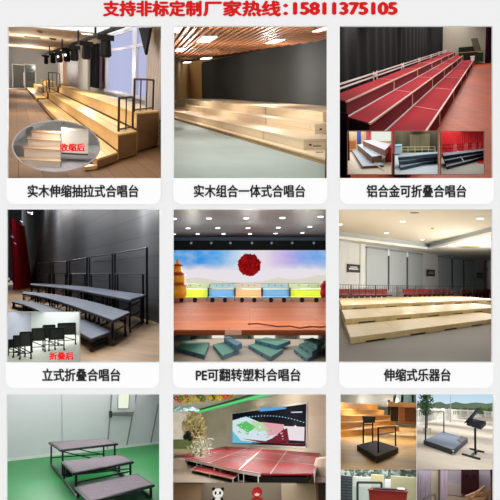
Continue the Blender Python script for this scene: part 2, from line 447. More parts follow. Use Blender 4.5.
# curtains
BLK = plain('#131722', .9, .15)
def drape_on_wall(u0, u1, z0, z1_, folds, amp, off, mat, lab, name='curtain', group=None, top=None):
    a = wpt(u0, 74, off); b = wpt(u1, 74, off)
    tp = None if top is None else (wpt(top[0], 74, off), wpt(top[1], 74, off))
    return single(r1, Vector((a.x, a.y, z0)), name, lab, 'curtain', MB().drape(a, b, z0, z1_, folds, amp, tp), mat, group)
z_ = r1.zat(wpt(94, 80, .5), 87.5)
drape_on_wall(90.5, 98, z_, cz*.9, 3, .18, .5, BLK, 'tall narrow black curtain at the left edge of the bright window')
drape_on_wall(98.8, 101.5, z_+.1, cz*.9, 1, .08, .4, plain('#6b5468', .9, .1), 'thin mauve curtain strip between black curtain and window')
drape_on_wall(146, 161.5, zs-.7, cz, 5, .09, .45, plain('#aca49f', .9, .06), 'pale grey curtain at the right end of the window wall')
pa, pb = wpt(141, 28, .9), wpt(152.5, 28, .9); pt = wpt(147.5, 55, .9)
m = MB().hexa([pa, pb, pt], [pa+Vector((-.1, 0, 0)), pb+Vector((-.1, 0, 0)), pt+Vector((-.1, 0, 0))])
single(r1, pt, 'curtain', 'black gathered curtain tip hanging to a point over the window top', 'curtain', m, BLK)
# black band of drapery high on the far side wall
drape_on_wall(38, 46.5, cz*.42, cz*.9, 4, .15, .6, plain('#2e3038', .9, .1), 'dark grey drape beside the far glass doors')
drape_on_wall(44, 46.4, cz*.4, cz*.8, 1, .1, 1.1, plain('#1f3b82', .9, .1), 'narrow blue drape hanging near the far wall board')
# wooden risers
YEL = wood('#f6d38c', '#e6c077', (3, .35, 3), .35)
YELS = wood('#fad898', '#edc683', (3, .35, 3), .35)
BRN = wood('#8f6d49', '#7d5d3d', (.5, .5, 5), .5)
def bank(fn, Lf, name_lab, offs=0.0):
    T = Thing(r1, fn, 'wooden_riser', name_lab, 'riser', 'banks of retractable wooden risers')
    return T
dv = Vector((d1.x, d1.y, 0))
Lnear = (r1.fl(37, 103.5).y - f1.y)/d1.y
Lfar0 = (r1.fl(34.2, 101.5).y - f1.y)/d1.y; Lfar1 = (r1.fl(23.4, 89.8).y - f1.y)/d1.y
for (s0, s1, lab, near) in ((0, Lnear, 'near bank of yellow wooden steps with brown end panels', True), (Lfar0, Lfar1, 'far bank of yellow wooden steps before the glass doors', False)):
    T = Thing(r1, f1 + dv*s0, 'wooden_riser', lab, 'riser', 'banks of retractable wooden risers')
    for i, (f, b, z) in enumerate(((f1, b1, z1), (f2, b2, z2), (f3, b3, z3))):
        f = Vector((f.x, f.y, 0)) + dv*s0; b = Vector((b.x, b.y, 0)) + dv*s0; L = s1-s0
        bx = T.part('tier', MB().prism([f.xy, (b + (b-f)*.05).xy, (b+(b-f)*.05+dv*L).xy, (f+dv*L).xy], .05, z-.05), YELS)
        n = (f-b).normalized()*.06
        T.part('tread', MB().prism([(f+n-dv*.05).xy, (b-dv*.05).xy, (b+dv*L).xy, (f+n+dv*L).xy], z-.05, z), YEL, bx)
        e = dv*-.07
        T.part('end_panel', MB().prism([(f+e).xy, (b+e).xy, b.xy, f.xy], .08 if i else .06, z-.05), BRN, bx, 'brown wooden end panel')
        # dark gap along the tread's back
        if i == 2: continue
        g_ = (Vector(((f2, f3, b)[i].x, (f2, f3, b)[i].y, 0)) + dv*s0*(1 if i < 2 else 0)); T.part('gap_strip', MB().prism([(g_+n*1.3).xy, (g_-n*.1).xy, (g_-n*.1+dv*L).xy, (g_+n*1.3+dv*L).xy], z-.04, z+.012), plain('#5d4122', .8, .05), bx, 'dark strip along the back of the tread')
        if i == 0: T.part('toe_shade', MB().prism([(f+n*1.6).xy, (f-n*.2).xy, (f-n*.2+dv*L).xy, (f+n*1.6+dv*L).xy], 0.005, .05), plain('#35241a', .8, .05), bx, 'painted shadow strip along the foot')  # shadow at the riser's foot, painted as a dark strip
        if i < 2:
            mid = f.lerp(b, .5); T.part('tread_seam', MB().prism([(mid+n*.12).xy, (mid-n*.12).xy, (mid-n*.12+dv*L).xy, (mid+n*.12+dv*L).xy], z-.02, z+.006), plain('#8a6835', .8, .05), bx)
    # front lip board that sticks out at the near end
    if near:
        T.part('front_board', MB().prism([(f1-dv*.35+Vector((-.35, 0, 0))).xy, (f1+dv*.2+Vector((-.35, .0, 0))).xy, (f1+dv*.2).xy, (f1-dv*.05).xy], 0.03, .12), YELS)
# railings
def rail(room, pts, z, label, mat, r=.035, mid=True, group='dark metal railings on the risers', s0=0):
    """pts: (u, v_bottom, v_top) posts"""
    b = room.fl(pts[0][0], pts[0][1], z)
    T = Thing(room, b, 'railing', label, 'railing', group)
    P = []
    for k, (u, vb, vt) in enumerate(pts):
        p = room.fl(u, vb, z); q = room.up(p, vt); P.append((p, q))
        T.part('post' if k in (0, len(pts)-1) else 'baluster', MB().tube(p, q, r if k in (0, len(pts)-1) else r*.6), mat)
    T.part('top_bar', MB().path([q for p, q in P], r), mat)
    T.part('bottom_bar', MB().path([p + Vector((0, 0, .06)) for p, q in P], r*.8), mat)
    return T
IRON = plain('#3f342e', .4, .05, metal=.4)
rail(r1, [(118.6, 131.5, 98.5), (125.8, 130, 97.5), (132.6, 128.6, 97)], z2, 'lower dark railing on the middle step at the near end', IRON)
rail(r1, [(134, 111.8, 79.3), (140.3, 111, 79.3), (146.3, 110.2, 79.5), (152.8, 109.6, 80.2)], z3, 'tall dark railing on the top step at the near end', IRON)
rail(r1, [(43.2, 93, 80.5), (46.6, 92.4, 80), (49.6, 92, 79.8)], z2, 'small dark railing on the middle step of the far bank', IRON, .04)
rail(r1, [(48.7, 87, 72.5), (52.6, 87, 72.5), (56.6, 87, 73), (60, 87.5, 74)], z3, 'small dark railing on the top step of the far bank', IRON, .04)
rail(r1, [(29, 81.5, 72.5), (32.2, 81.3, 72), (34.6, 81, 72)], z3, 'faint railing at the far end by the glass doors', plain('#7b8480', .5, .05), .04)
# lighting truss with stage lamps
ty = r1.at(115, 28.5, 26.0); tz = ty.z
T = Thing(r1, ty, 'lighting_pipe', 'long black pipe under the ceiling carrying the stage lamps', 'lighting truss')
T.part('pipe', MB().tube(ty - dv*2, ty + dv*62, .09), BLK)
for L in (1, 6, 14, 26, 42): T.part('hanger', MB().tube(ty+dv*L, Vector(((ty+dv*L).x, (ty+dv*L).y, cz)), .05), BLK)
GLB = plain('#0a0b0d', .6, .1)
where = ['nearest and largest', 'second from the window', 'third from the window', 'fourth from the window', 'fifth from the window', 'sixth from the window', 'farthest']
for k, (u, vt_, hh) in enumerate(((105.5, 36, 1), (86.5, 43, .95), (74.5, 49, .85), (67, 52, .8), (59.5, 55, .75), (53, 57, .7), (46, 59, .6))):
    # position along the pipe whose column is u
    w_ = r1.ray(u, 60); e = d1; t = (ty.x*w_.y - ty.y*w_.x)/(e.y*w_.x - e.x*w_.y); p = ty + dv*t
    s = p.y/F   # size that one pixel has there; real lamps grow with the stretched hall
    s0 = .62
    T = Thing(r1, p, 'stage_lamp', 'black stage lamp on the ceiling pipe, %s' % where[k], 'stage lamp', 'stage lamps on the ceiling pipe')
    a = p + Vector((0, 0, -.12))
    T.part('yoke', MB().box(a + Vector((0, 0, -.12)), (s0*1.15, .5, .22)), GLB)
    T.part('clamp', MB().tube(p + Vector((0, 0, .1)), a, .05), GLB)
    T.part('lamp_housing', MB().lathe(a + Vector((.0, 0, -.95)), [(s0*.28, 0), (s0*.42, .1), (s0*.38, .5), (s0*.3, .85)], 12), GLB)
    T.part('barn_door', MB().box(a + Vector((s0*.3, 0, -.55)), (.05, .4, .5)), GLB)
    if k in (3, 4): T.part('lens', MB().ball(a + Vector((-.1, -.35, -.5)), .08), emit('#ffffff', 3), label='lit white lens')
for k, (u, v) in enumerate(((87, 33.5), (52.6, 54), (48, 59.3), (38.8, 55.6), (35, 58.8), (20.8, 57.3), (9.3, 44.5))):
    downlight(r1, u, v, cz, .22 if k else .34, 'small round ceiling spotlight, ' + ['nearest, above the big stage lamp', 'by the black pipe, upper of the far pair', 'by the black pipe, lower of the far pair', 'before the far drape, upper one', 'before the far drape, lower one', 'over the glass doors', 'at the left edge of the picture'][k], 'round spotlights in the beige ceiling', 5)
for k, (u0, u1, v, lab) in enumerate(((25.5, 39.5, 37, 'long grey vent slot in the beige ceiling'), (50, 55.5, 38.5, 'short dark vent in the beige ceiling right of the long slot'), (22.5, 31.5, 50.3, 'far grey vent slot in the beige ceiling'), (38, 42, 31.3, 'small grey vent nearest the front of the beige ceiling'))):
    p = r1.fl((u0+u1)/2, v, cz); q = r1.fl(u1, v, cz); hw = abs(q.x-p.x)
    T = Thing(r1, p, 'ceiling_vent', lab, 'ceiling vent', 'vents in the beige ceiling')
    T.part('vent_frame', MB().box(p + Vector((0, 0, -.02)), (hw*2, 1.6, .04)), plain('#9a8c78', .7, .05))
    m = MB(); [m.box(p + Vector((0, -.5 + .33*j, -.06)), (hw*1.9, .12, .04)) for j in range(4)]
    T.part('vent_slat', m, plain('#5a5046' if k == 1 else '#837661', .7, .05))
# lighting of hall 1
r1.top_lights(1.9, A0-1, x0=10, x1=158)
r1.fill(.6, 14, 96, 3.0, nx=2, ratio=1.45, xr=(.12, .5))
# --- inset: the same riser pushed together, in an oval opening
def oval(cx, cy, rx, ry, n=40): return [(cx + rx*math.cos(2*math.pi*i/n), cy + ry*math.sin(2*math.pi*i/n)) for i in range(n)]
def inset_tube(pts, y1, mat, y0=D-.02, name='wall_left'):
    m = MB(); A = [P2(u, v, y0) for u, v in pts]; B = [P2(u, v, 10)*(y1/10) for u, v in pts]; n = len(pts)
    m.add(A + B, [(i, (i+1) % n, n + (i+1) % n, n + i) for i in range(n)])
    o = link(name, m, mat, Matrix(), cut=False); o['kind'] = 'structure'
def rim(pts, wpx, mat, y=D-.02):
    cx = sum(p[0] for p in pts)/len(pts); cy = sum(p[1] for p in pts)/len(pts); n = len(pts)
    # offset outward
    out = []
    for i, (u, v) in enumerate(pts):
        a = Vector(pts[i-1]); b = Vector(pts[(i+1) % n]); t = (b-a).normalized(); nn = Vector((t.y, -t.x))
        if n == 4: nn = Vector((math.copysign(1, u-cx), math.copysign(1, v-cy)))
        out.append((u + nn.x*wpx, v + nn.y*wpx))
    m = MB(); V = [P2(u, v, y) for u, v in pts] + [P2(u, v, y) for u, v in out] + [P2(u, v, y+.05) for u, v in pts] + [P2(u, v, y+.05) for u, v in out]
    fs = []
    for i in range(n):
        j = (i+1) % n; fs += [(i, j, n+j, n+i), (2*n+i, 3*n+i, 3*n+j, 2*n+j), (i, 2*n+i, 2*n+j, j), (n+i, n+j, 3*n+j, 3*n+i)]
    m.add(V, fs); o = link('trim_5', m, mat, Matrix(), cut=False); o['kind'] = 'structure'
def inset_lights(x0, x1, v, ya, yb, L, col=(1, 1, 1)):  # added light tucked under the inset's top rim, no fixture
    uc = (x0+x1)/2; a = Vector(((uc-250)/F, 1, (250-v)/F)); c = a*(ya+yb)/2
    e1 = Vector((1, 0, 0)); e2 = (a - e1*a.x).normalized()
    area(c, e1, e2, (x1-x0)/60, yb-ya, L, col)
ov = oval(56, 146.2, 43.3, 25.2)
i1 = Room((12.7, 121, 99.3, 171.4), 121 - 60, h=1.0, outline=ov)
i1.h = (171.4-i1.hv)/60*1.02
i1.M.translation = -i1.u*i1.h
inset_tube(ov, 13.2, plain('#c9c9c9', .8, .02)); rim(ov, .6, plain('#b7b2ae', .7, .02))
yw = i1.fl(56, 145).y
struct(i1, 'floor', MB().quad(i1.fl(8, 173), i1.fl(104, 173), i1.fl(104, 144), i1.fl(8, 144)), planks('#aba3a4', '#9f9799', '#8b8486', 3, .05, math.pi/2-.3, .6, .004))
a = i1.fl(8, 145); b = i1.fl(104, 145)
struct(i1, 'wall_back', MB().quad(a, b, i1.at(104, 100, yw), i1.at(8, 100, yw)), plain('#bfc2c4', .8, .05))
WHT = wood('#ead9c4', '#dcc7ae', (1, 1, 10), .5)
T = Thing(i1, i1.fl(45, 167.6), 'wooden_steps', 'pale wooden four-tier steps pulled open in the oval picture', 'riser')
fr = [(18, 60.3, 160.2, 166.2), (24, 60.3, 148.5, 156.5), (28, 60.3, 139.3, 146), (32, 60.3, 132, 137.8)]
p0 = i1.fl(40, 166.6)
for k, (ua, ub, vt, vb) in enumerate(fr):
    Y = p0.y + k*.33
    a = i1.at(ua, vb, Y); b = i1.at(ub, vb, Y); zt_ = i1.at(40, vt, Y).z
    T.part('tier', MB().prism([(a.x, Y), (b.x, Y), (b.x, Y+.4), (a.x, Y+.4)], 0 if k == 0 else max(0, i1.at(40, vb, Y).z-.4), zt_-.015), WHT)
    T.part('tread', MB().prism([(a.x-.02, Y-.03), (b.x+.01, Y-.03), (b.x+.01, Y+.36), (a.x-.02, Y+.36)], zt_-.015, zt_), wood('#c4a686', '#b39373', (1, 1, 1), .5), label='brownish tread board')
Yc = p0.y + .7
a = i1.at(61.5, 152.5, Yc); b = i1.at(88.5, 131.5, Yc)
T = Thing(i1, Vector((a.x, Yc, a.z)), 'wooden_box', 'closed white wooden riser box in the oval picture bearing red words', 'riser')
T.part('body', MB().prism([(a.x, Yc), (b.x, Yc), (b.x, Yc+.5), (a.x, Yc+.5)], a.z, b.z), wood('#efe6da', '#e4d8c8', (1, 1, 10), .5))
T.part('base_strip', MB().prism([(a.x, Yc-.01), (b.x, Yc-.01), (b.x, Yc+.5), (a.x, Yc+.5)], a.z-.03, a.z), plain('#4a4340', .7, .05), label='painted shadow strip along the foot')
o = lettering('lettering', '收缩后', 61.5, 85.5, 148, plain('#ff0b0b', .5, 0), offset=.05, hpx=7.5, y=D-.06)
o['label'] = 'red Chinese words over the oval picture'; o['category'] = 'lettering'
single(i1, i1.at(33.5, 133, yw-.2), 'storage_box', 'greyish upright box left of the pale steps in the oval picture', 'box', MB().box(i1.at(29.5, 130.5, yw-.5), (.16, .1, .2)), plain('#c3cbc2', .7, .03))
for k, (u, v) in enumerate(((45, 129), (62.5, 123.5))):
    single(i1, i1.at(u, v, yw-.02), 'wall_sticker', ['small red sticker on the grey wall above the steps', 'small red sticker on the grey wall above the white box'][k], 'sticker', MB().box(i1.at(u, v, yw-.03), (.07, .02, .035)), plain('#c8323c', .6, .02))
inset_lights(38, 76, 121.3, 10.2, 12.6, 9)

# ================================================================== HALL 2: wooden risers before the black screen
r2 = Room((174, 26.5, 326.7, 178.5), 88.5)
h = r2.h
r2.floor(plain('#a9b9b5', .75, .1, 1.2), 110, 140)
# (floor continues under the risers)
d2 = -r2.dirn(70)      # along the risers, towards the right
dv2 = Vector((d2.x, d2.y, 0))
k2 = h/1.56
z = [0.125*k2, .385*k2, .645*k2, .915*k2]
e = [r2.fl(334, 161, z[0]), r2.fl(304, 139.5, z[1]), r2.fl(315, 124.3, z[2]), r2.fl(323, 112.3, z[3])]
# wall plane of the screen, parallel to the risers
sp = r2.fl(326, 109.3, z[3]-.12); sq = sp - dv2*30
zt = r2.zat(sp, 40.5)
def w2(u, v, off=0): n = Vector((-d2.y, d2.x, 0))*off; return r2.wall(u, v, sp+n, sq+n)
corner = w2(189, 100, .1)
left_back = w2(202, 90)
scr = Thing(r2, w2(202, 99.5), 'projection_screen', 'huge black screen wall behind the pale wooden risers', 'screen')
zb = .3
a = w2(202.3, 90); b = sp + dv2*2.5; n = Vector((-d2.y, d2.x, 0))
scr.part('screen_surface', MB().prism([a.xy, b.xy, (b+n*.1).xy, (a+n*.1).xy], zb, zt+.12), plain('#44494a', .7, .12, .5))
scr.part('screen_edge', MB().prism([(a-dv2*.15).xy, a.xy, (a+n*.12-Vector((0, .1, 0))).xy, (a+n*.12-dv2*.15).xy], zb, zt), plain('#17181a', .5, 0), label='black vertical edge strip')
struct(r2, 'wall_back', MB().quad(*[Vector((p.x, p.y, q)) for p, q in ((corner-dv2*3, 0), (b+n*.2, 0), (b+n*.2, zt+.4), (corner-dv2*3, zt+.4))]), plain('#e0bd84', .7, .04))
# left wall
lw = r2.fl(172.6, 103.5); lw2 = r2.at(172.5, 90, corner.y*.72)
struct(r2, 'wall_left', MB().quad(Vector((corner.x, corner.y, 0)), Vector((lw2.x, lw2.y, 0)), Vector((lw2.x, lw2.y, zt+.3)), Vector((corner.x, corner.y, zt+.3))), plain('#d6b27a', .7, .05))
struct(r2, 'wall_right', MB().quad(*[Vector((p[0], p[1], q)) for p, q in (((b.x, b.y), 0), (r2.at(327.6, 90, 10.5).xy, 0), (r2.at(327.6, 90, 10.5).xy, zt), ((b.x, b.y), zt))]), plain('#c9ad80', .7, .03))
r2.shell(plain('#b9ab97', .8, .03), 40, sides='lt')
# ceiling of slats
cf = r2.fl(180, 25, zt).y
CE = MB().quad(Vector((r2.fl(172, 25, zt).x - 2, cf, zt+.12)), Vector((r2.fl(329, 25, zt).x+.2, cf, zt+.12)), Vector((b.x+.2, b.y, zt+.12))+n*1.5, Vector((corner.x-4, corner.y+1, zt+.12))+n*1.5)
struct(r2, 'ceiling', CE, plain('#5a3828', .7, .05))
ds = r2.dirn(140); nn = Vector((-ds.y, ds.x, 0)); m = MB(); dsv = Vector((ds.x, ds.y, 0))
# slat beams, clipped to the ceiling polygon
poly = [Vector((r2.fl(172, 25, zt).x - 2, cf)), Vector((r2.fl(329, 25, zt).x+.2, cf)), Vector((b.x+.1, b.y)), Vector((corner.x-4, corner.y+1))]
def clip_line(p, d_):
    t0, t1 = -1e9, 1e9
    for i in range(len(poly)):
        A = poly[i]; B = poly[(i+1) % len(poly)]; ed = B-A; nr = Vector((-ed.y, ed.x)); 
        den = nr.dot(d_); num = nr.dot(A - p)
        if abs(den) < 1e-9: continue
        t = num/den
        if den > 0: t0 = max(t0, t)
        else: t1 = min(t1, t)
    return t0, t1
mc = MB(); cen = Vector((sum(p.x for p in poly)/4, sum(p.y for p in poly)/4))
for k in range(-100, 101):
    p = cen + Vector((nn.x, nn.y))*k*.21
    t0, t1 = clip_line(p, Vector((ds.x, ds.y)))
    if t1 - t0 < .3: continue
    A = Vector((p.x, p.y, zt+.04)) + dsv*t0; B = Vector((p.x, p.y, zt+.04)) + dsv*t1
    mc.beam(A, B, .11, .08)
struct(r2, 'ceiling', mc, wood('#b57a52', '#9a6340', (.6, .6, .6), .45, 1))
# ceiling panel lights
for k, (u, v, wpx, lab) in enumerate(((206.5, 40, 15.5, 'largest bright ceiling panel light over the black screen corner'), (180.3, 50.3, 10, 'bright ceiling panel light near the left edge'), (206, 58.8, 10.5, 'ceiling panel light just above the top left corner of the screen'), (187, 62.7, 8, 'smallest and farthest ceiling panel light'), (275, 42, 10.5, 'ceiling panel light over the middle of the screen'), (324, 29.5, 8, 'ceiling panel light at the right edge'), (177, 30, 9, 'ceiling panel light cut by the top left corner'))):
    p = r2.fl(u, v, zt-.03); hw = wpx*p.y/F/2; dd = .75 if k else 1.0
    T = Thing(r2, p, 'ceiling_light', lab, 'ceiling light', 'panel lights in the slatted ceiling')
    sk = Vector((dsv.x, dsv.y, 0))*dd*1.2; X = Vector((hw*.82, 0, 0)) + dv2*0
    mm = MB().hexa([p-X-sk, p+X-sk, p+X+sk, p-X+sk], [q + Vector((0, 0, .03)) for q in (p-X-sk, p+X-sk, p+X+sk, p-X+sk)])
    T.part('diffuser', mm, emit('#fffdf6', 2.2))
    X2 = X*1.06; sk2 = sk*1.06; up_ = Vector((0, 0, .03))
    T.part('frame', MB().hexa([q+up_ for q in (p-X2-sk2, p+X2-sk2, p+X2+sk2, p-X2+sk2)], [q + up_*2 for q in (p-X2-sk2, p+X2-sk2, p+X2+sk2, p-X2+sk2)]), plain('#d9cfc2', .5, .02))
for k, (u, v) in enumerate(((213, 50.5), (186, 58.3))):
    p = r2.fl(u, v, zt-.03); single(r2, p, 'ceiling_speaker', ['round pale ceiling speaker between the panel lights', 'small round ceiling speaker near the left wall'][k], 'speaker', MB().lathe(p, [(.35, -.03), (.4, .02)], 18), plain('#c89a78', .6, .05))
# risers
PINE = planks('#f8e8cc', '#f0dcba', '#d9bf96', 2.6, .16, 0, .45, .005, 'xz'); PINT = wood('#f6e5c8', '#ecd7b2', (.4, 3, 3), .45)
T = Thing(r2, r2.fl(327, 165), 'wooden_riser', 'long pale pine riser of four tiers before the black screen', 'riser')
tiers2 = []
ends_l = [r2.fl(172.6, 113.5, z[0]), r2.fl(179, 106.8, z[1]), r2.fl(186, 102, z[2]), r2.fl(190.5, 98.9, z[3])]
for k in range(4):
    f = e[k] + (dv2*4 if k == 0 else dv2*0)
    L = (f - Vector((ends_l[k].x, ends_l[k].y, 0))).xy.dot(d2.xy) if k else (f - Vector((ends_l[0].x, ends_l[0].y, 0))).xy.dot(d2.xy)+3
    f0 = Vector((f.x, f.y, 0)); g0 = f0 - dv2*L
    # back line: plan of next tier's front (or the wall)
    ref = sp
    dist = (Vector((ref.x, ref.y, 0)) - f0).dot(Vector((n.x, n.y, 0)))
    nb = Vector((n.x, n.y, 0))*(dist+.02)
    tp = T.part('tier', MB().prism([f0.xy, g0.xy, (g0+nb).xy, (f0+nb).xy], 0 if k == 0 else z[k-1]-.02, z[k]-.03), PINE if k else planks('#caa878', '#a8875c', '#8f7048', .9, .05, 0, .6, .01, 'xz'))
    T.part('tread', MB().prism([(f0-n*.01).xy, (g0-n*.01).xy, (g0+nb).xy, (f0+nb).xy], z[k]-.03, z[k]), PINT, tp); tiers2.append(tp)
NB = Vector((n.x, n.y, 0))
for k, tp in enumerate(tiers2):
    if k == 0: continue
    f = Vector((e[k].x, e[k].y, 0)) + dv2*.01; zz = (z[k]+z[k-1])/2
    T.part('hand_hole', MB().ball(f + NB*.16 + Vector((0, 0, zz)), .035, 10, (1, 1, .7)), plain('#2b2018', .8, 0), tp, 'dark hand hole')
    fc = Vector((e[k].x, e[k].y, 0)) - dv2*(2.2 + k) - NB*.012
    T.part('seam_line', MB().prism([fc.xy, (fc+dv2*.03).xy, (fc+dv2*.03+NB*.02).xy, (fc+NB*.02).xy], z[k-1], z[k]), plain('#b8965f', .7, 0), tp)
for u, v, zz in ((317, 146, z[1]), (319.5, 152.2, z[0])):
    p = r2.fl(u, v, zz+.004); T.part('hand_hole', MB().box(p, (.16, .12, .01)), plain('#2b2018', .8, 0), label='dark hand slot')
# dark low bench at left
p = r2.at(179, 105, ends_l[1].y*1.0)
single(r2, r2.at(179, 109, 22), 'low_cabinet', 'low dark brown cabinet against the left wall beside the riser', 'cabinet', MB().hexa([r2.at(173, 109, 22), r2.at(186, 107, 24), r2.at(186, 107, 25), r2.at(173, 109, 25)], [r2.at(173, 101, 22), r2.at(186, 101, 24), r2.at(186, 101, 25), r2.at(173, 101, 25)]), plain('#4a3d22', .7, .1))
r2.top_lights(1.5, cf-.5)
r2.fill(1.05, 11.5, 34, zt*.68, nx=2, ratio=1.35, col=(1, .98, .95), xr=(.1, .62))

# ================================================================== HALL 3: red risers before the black curtain
r3 = Room((339.5, 26.5, 492, 178.5), 43, 1.8)
h = r3.h; z3 = [h*.183, h*.366, h*.515]
dd3 = r3.dirn(489); dv3 = Vector((dd3.x, dd3.y, 0))
r3.floor(planks('#d0602e', '#c05226', '#963c1a', 8, .45, math.pi/2 - .16, .55, .008), 64, 62.5)
r3.shell(plain('#6a6464', .8, .03), 140, sides='lrt')
Tn = [r3.fl(404, 163.6, z3[0]), r3.fl(369.5, 123.2, z3[1]), r3.fl(346.5, 101.2, z3[2])]     # front near corners
bk = r3.fl(339.5, 93.5, z3[2])
far_t = (r3.fl(473, 65).y)
def onl(p, t): return Vector((p.x, p.y, 0)) + dv3*t
# near plane of each tier: same plan line through Tn[1],Tn[2]
e12 = (Tn[2]-Tn[1]); e12.z = 0; e12.normalize()
def on_end(p):  # slide p along d3 to the end line through Tn[1]
    a = Vector((p.x, p.y, 0)); b = Vector((Tn[1].x, Tn[1].y, 0)); den = dd3.x*e12.y - dd3.y*e12.x
    t = ((b.x-a.x)*e12.y - (b.y-a.y)*e12.x)/den; return a + dv3*t
N3 = [on_end(Tn[0]), on_end(Tn[1]), on_end(Tn[2]), on_end(bk)]
total = (far_t - N3[0].y)/dd3.y
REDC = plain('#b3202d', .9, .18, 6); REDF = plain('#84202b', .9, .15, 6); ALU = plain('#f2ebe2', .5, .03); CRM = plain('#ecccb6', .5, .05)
# section boundaries: 1/(489-u) grows evenly with distance on any line
inv0 = .0070; step = .0035
def t_at(u, p, z_):   # distance along d3 from p at which the tier line shows at column u
    w_ = r3.ray(u, 60); return (p.x*w_.y - p.y*w_.x)/(dd3.y*w_.x - dd3.x*w_.y)
tl = [0]
for k in range(1, 10):
    u = 489 - 1/(inv0 + step*k); tl.append(t_at(u, N3[2], z3[2]))
names = ['nearest, cut by the left edge of the picture', 'second from the near end', 'third from the near end', 'fourth from the near end', 'fifth from the near end', 'middle of the far half', 'fourth from the far end', 'third from the far end', 'second from the far end', 'farthest']
tl = [t for t in tl if t < total] + [total]
for k in range(len(tl)-1):
    a, b = tl[k]+.0, tl[k+1]-.04
    nm = names[k] if k < len(tl)-2 else 'farthest'
    T = Thing(r3, N3[0] + dv3*a, 'riser_section', 'red carpeted three-step riser section, ' + nm, 'riser', 'red carpeted riser sections')
    for i in range(3):
        f = N3[i]; bq = N3[i+1]; zb = 0 if i == 0 else z3[i-1]; zt_ = z3[i]; nrm = (bq-f).normalized()
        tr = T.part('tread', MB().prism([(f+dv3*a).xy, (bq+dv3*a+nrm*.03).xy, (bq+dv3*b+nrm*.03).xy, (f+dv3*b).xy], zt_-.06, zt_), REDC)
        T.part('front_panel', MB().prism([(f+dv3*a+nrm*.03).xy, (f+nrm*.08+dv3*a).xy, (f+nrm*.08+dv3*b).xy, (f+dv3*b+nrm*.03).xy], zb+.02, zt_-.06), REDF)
        e0 = f - nrm*.02
        T.part('edge_trim', MB().beam(Vector((e0.x, e0.y, zt_-.02))+dv3*a, Vector((e0.x, e0.y, zt_-.02))+dv3*b, .09, .07), CRM, tr)
        T.part('seam_trim', MB().prism([(f+dv3*b).xy, (bq+dv3*b).xy, (bq+dv3*(b+.10)).xy, (f+dv3*(b+.10)).xy], zt_-.05, zt_+.006), CRM, tr)
        T.part('corner_post', MB().beam(Vector((e0.x, e0.y, zb))+dv3*b, Vector((e0.x, e0.y, zt_))+dv3*b, .07), CRM)
        if i < 2:
            g = bq - nrm*.06
            T.part('back_channel', MB().beam(Vector((g.x, g.y, zt_+.01))+dv3*a, Vector((g.x, g.y, zt_+.01))+dv3*b, .11, .05), plain('#0b0909', .6, 0), tr, 'black gap strip')
            g = bq - nrm*.13
            T.part('channel_trim', MB().beam(Vector((g.x, g.y, zt_+.01))+dv3*a, Vector((g.x, g.y, zt_+.01))+dv3*b, .07, .06), ALU, tr, 'white channel strip')
    if k == 0:
        T.part('end_panel', MB().prism([(N3[0]-dv3*.06).xy, (N3[2]-dv3*.06).xy, N3[2].xy, N3[0].xy], .03, z3[0]-.03), plain('#251c20', .7, .1), label='black end panel')
        T.part('end_panel', MB().prism([(N3[1]-dv3*.06).xy, (N3[2]-dv3*.06).xy, N3[2].xy, N3[1].xy], z3[0], z3[1]-.03), plain('#251c20', .7, .1), label='black end panel')
# twin white rail behind the top tread
zr2 = r3.zat(N3[3]-dv3*0 + dv3*1.5, 0)
def rail_z(v_l):   # height of a line seen at row v_l above the back edge at column 340
    p = bk; return r3.zat(Vector((p.x, p.y, 0)), v_l)
za, zb_ = rail_z(84.6), rail_z(88.9)
T = Thing(r3, N3[3], 'guard_rail', 'long low twin white rail along the back of the red risers', 'railing')
off = (N3[3]-N3[2]).normalized()*.1
for zz in (za, zb_): T.part('rail_bar', MB().beam(Vector((0, 0, zz))+N3[3]+off-dv3*1, Vector((0, 0, zz))+N3[3]+off+dv3*total, .06, .085), ALU)
for k in range(10):
    u = 489 - 1/(.00877 + .0028*k); t = t_at(u, N3[3]+off, 0)
    if t > total: break
    for o_ in (-.16, .16):
        q = N3[3]+off*.9+dv3*(t+o_*4); T.part('rail_post', MB().beam(Vector((q.x, q.y, z3[2]-.1)), Vector((q.x, q.y, za+.1)), .075), ALU)
    q = N3[3]+off*.6+dv3*t; T.part('joint_plate', MB().box(Vector((q.x, q.y, (za+zb_)/2+.03)), (.08, 1.5, .06)), ALU)
# black curtain behind
cu0 = N3[3] + off*16 - dv3*4; cu1 = cu0 + dv3*(t_at(459.5, cu0, 0))
single(r3, Vector((cu0.x, cu0.y, 0)), 'stage_curtain', 'tall black pleated stage curtain behind the red risers', 'curtain', MB().drape(cu0, cu1, 0, 18, 46, .06, n=360), plain('#020303', 1, .3, 1.5))
Yf = r3.fl(480, 62.8).y
xl = r3.at(455, 50, Yf).x; xr = r3.at(494, 50, Yf).x; xm = r3.at(484, 40, Yf).x
struct(r3, 'wall_back', MB().quad((xl-2, Yf, 0), (xr, Yf, 0), (xr, Yf, 16), (xl-2, Yf, 16)), plain('#d3cab4', .8, .06))
def slab_at(room, u0, v0, u1, v1, Y, dep):
    a = room.at(u0, v1, Y); b = room.at(u1, v0, Y)
    return MB().prism([(a.x, Y), (b.x, Y), (b.x, Y+dep), (a.x, Y+dep)], a.z, b.z)
a = r3.at(485, 60, Yf-4); b = r3.at(492.8, 60, Yf-4)
single(r3, (a.x, a.y, 0), 'stage_curtain', 'dark purple curtain at the right edge of the red riser hall', 'curtain', MB().drape(a, b, 0, 14, 4, .3), plain('#43182c', .9, .2))
a = r3.at(459, 60, Yf-2); 
single(r3, a, 'audience_seating', 'dark jumble of stacked black seats by the far wall', 'seating', slab_at(r3, 459, 46, 478, 61, Yf-3, 2), plain('#2a2a20', .8, .5, 1.5))
m = MB(); A = [r3.at(u, v, Yf-5) for u, v in ((471, 38.5), (477.5, 38), (481.5, 51.5), (475, 52))]
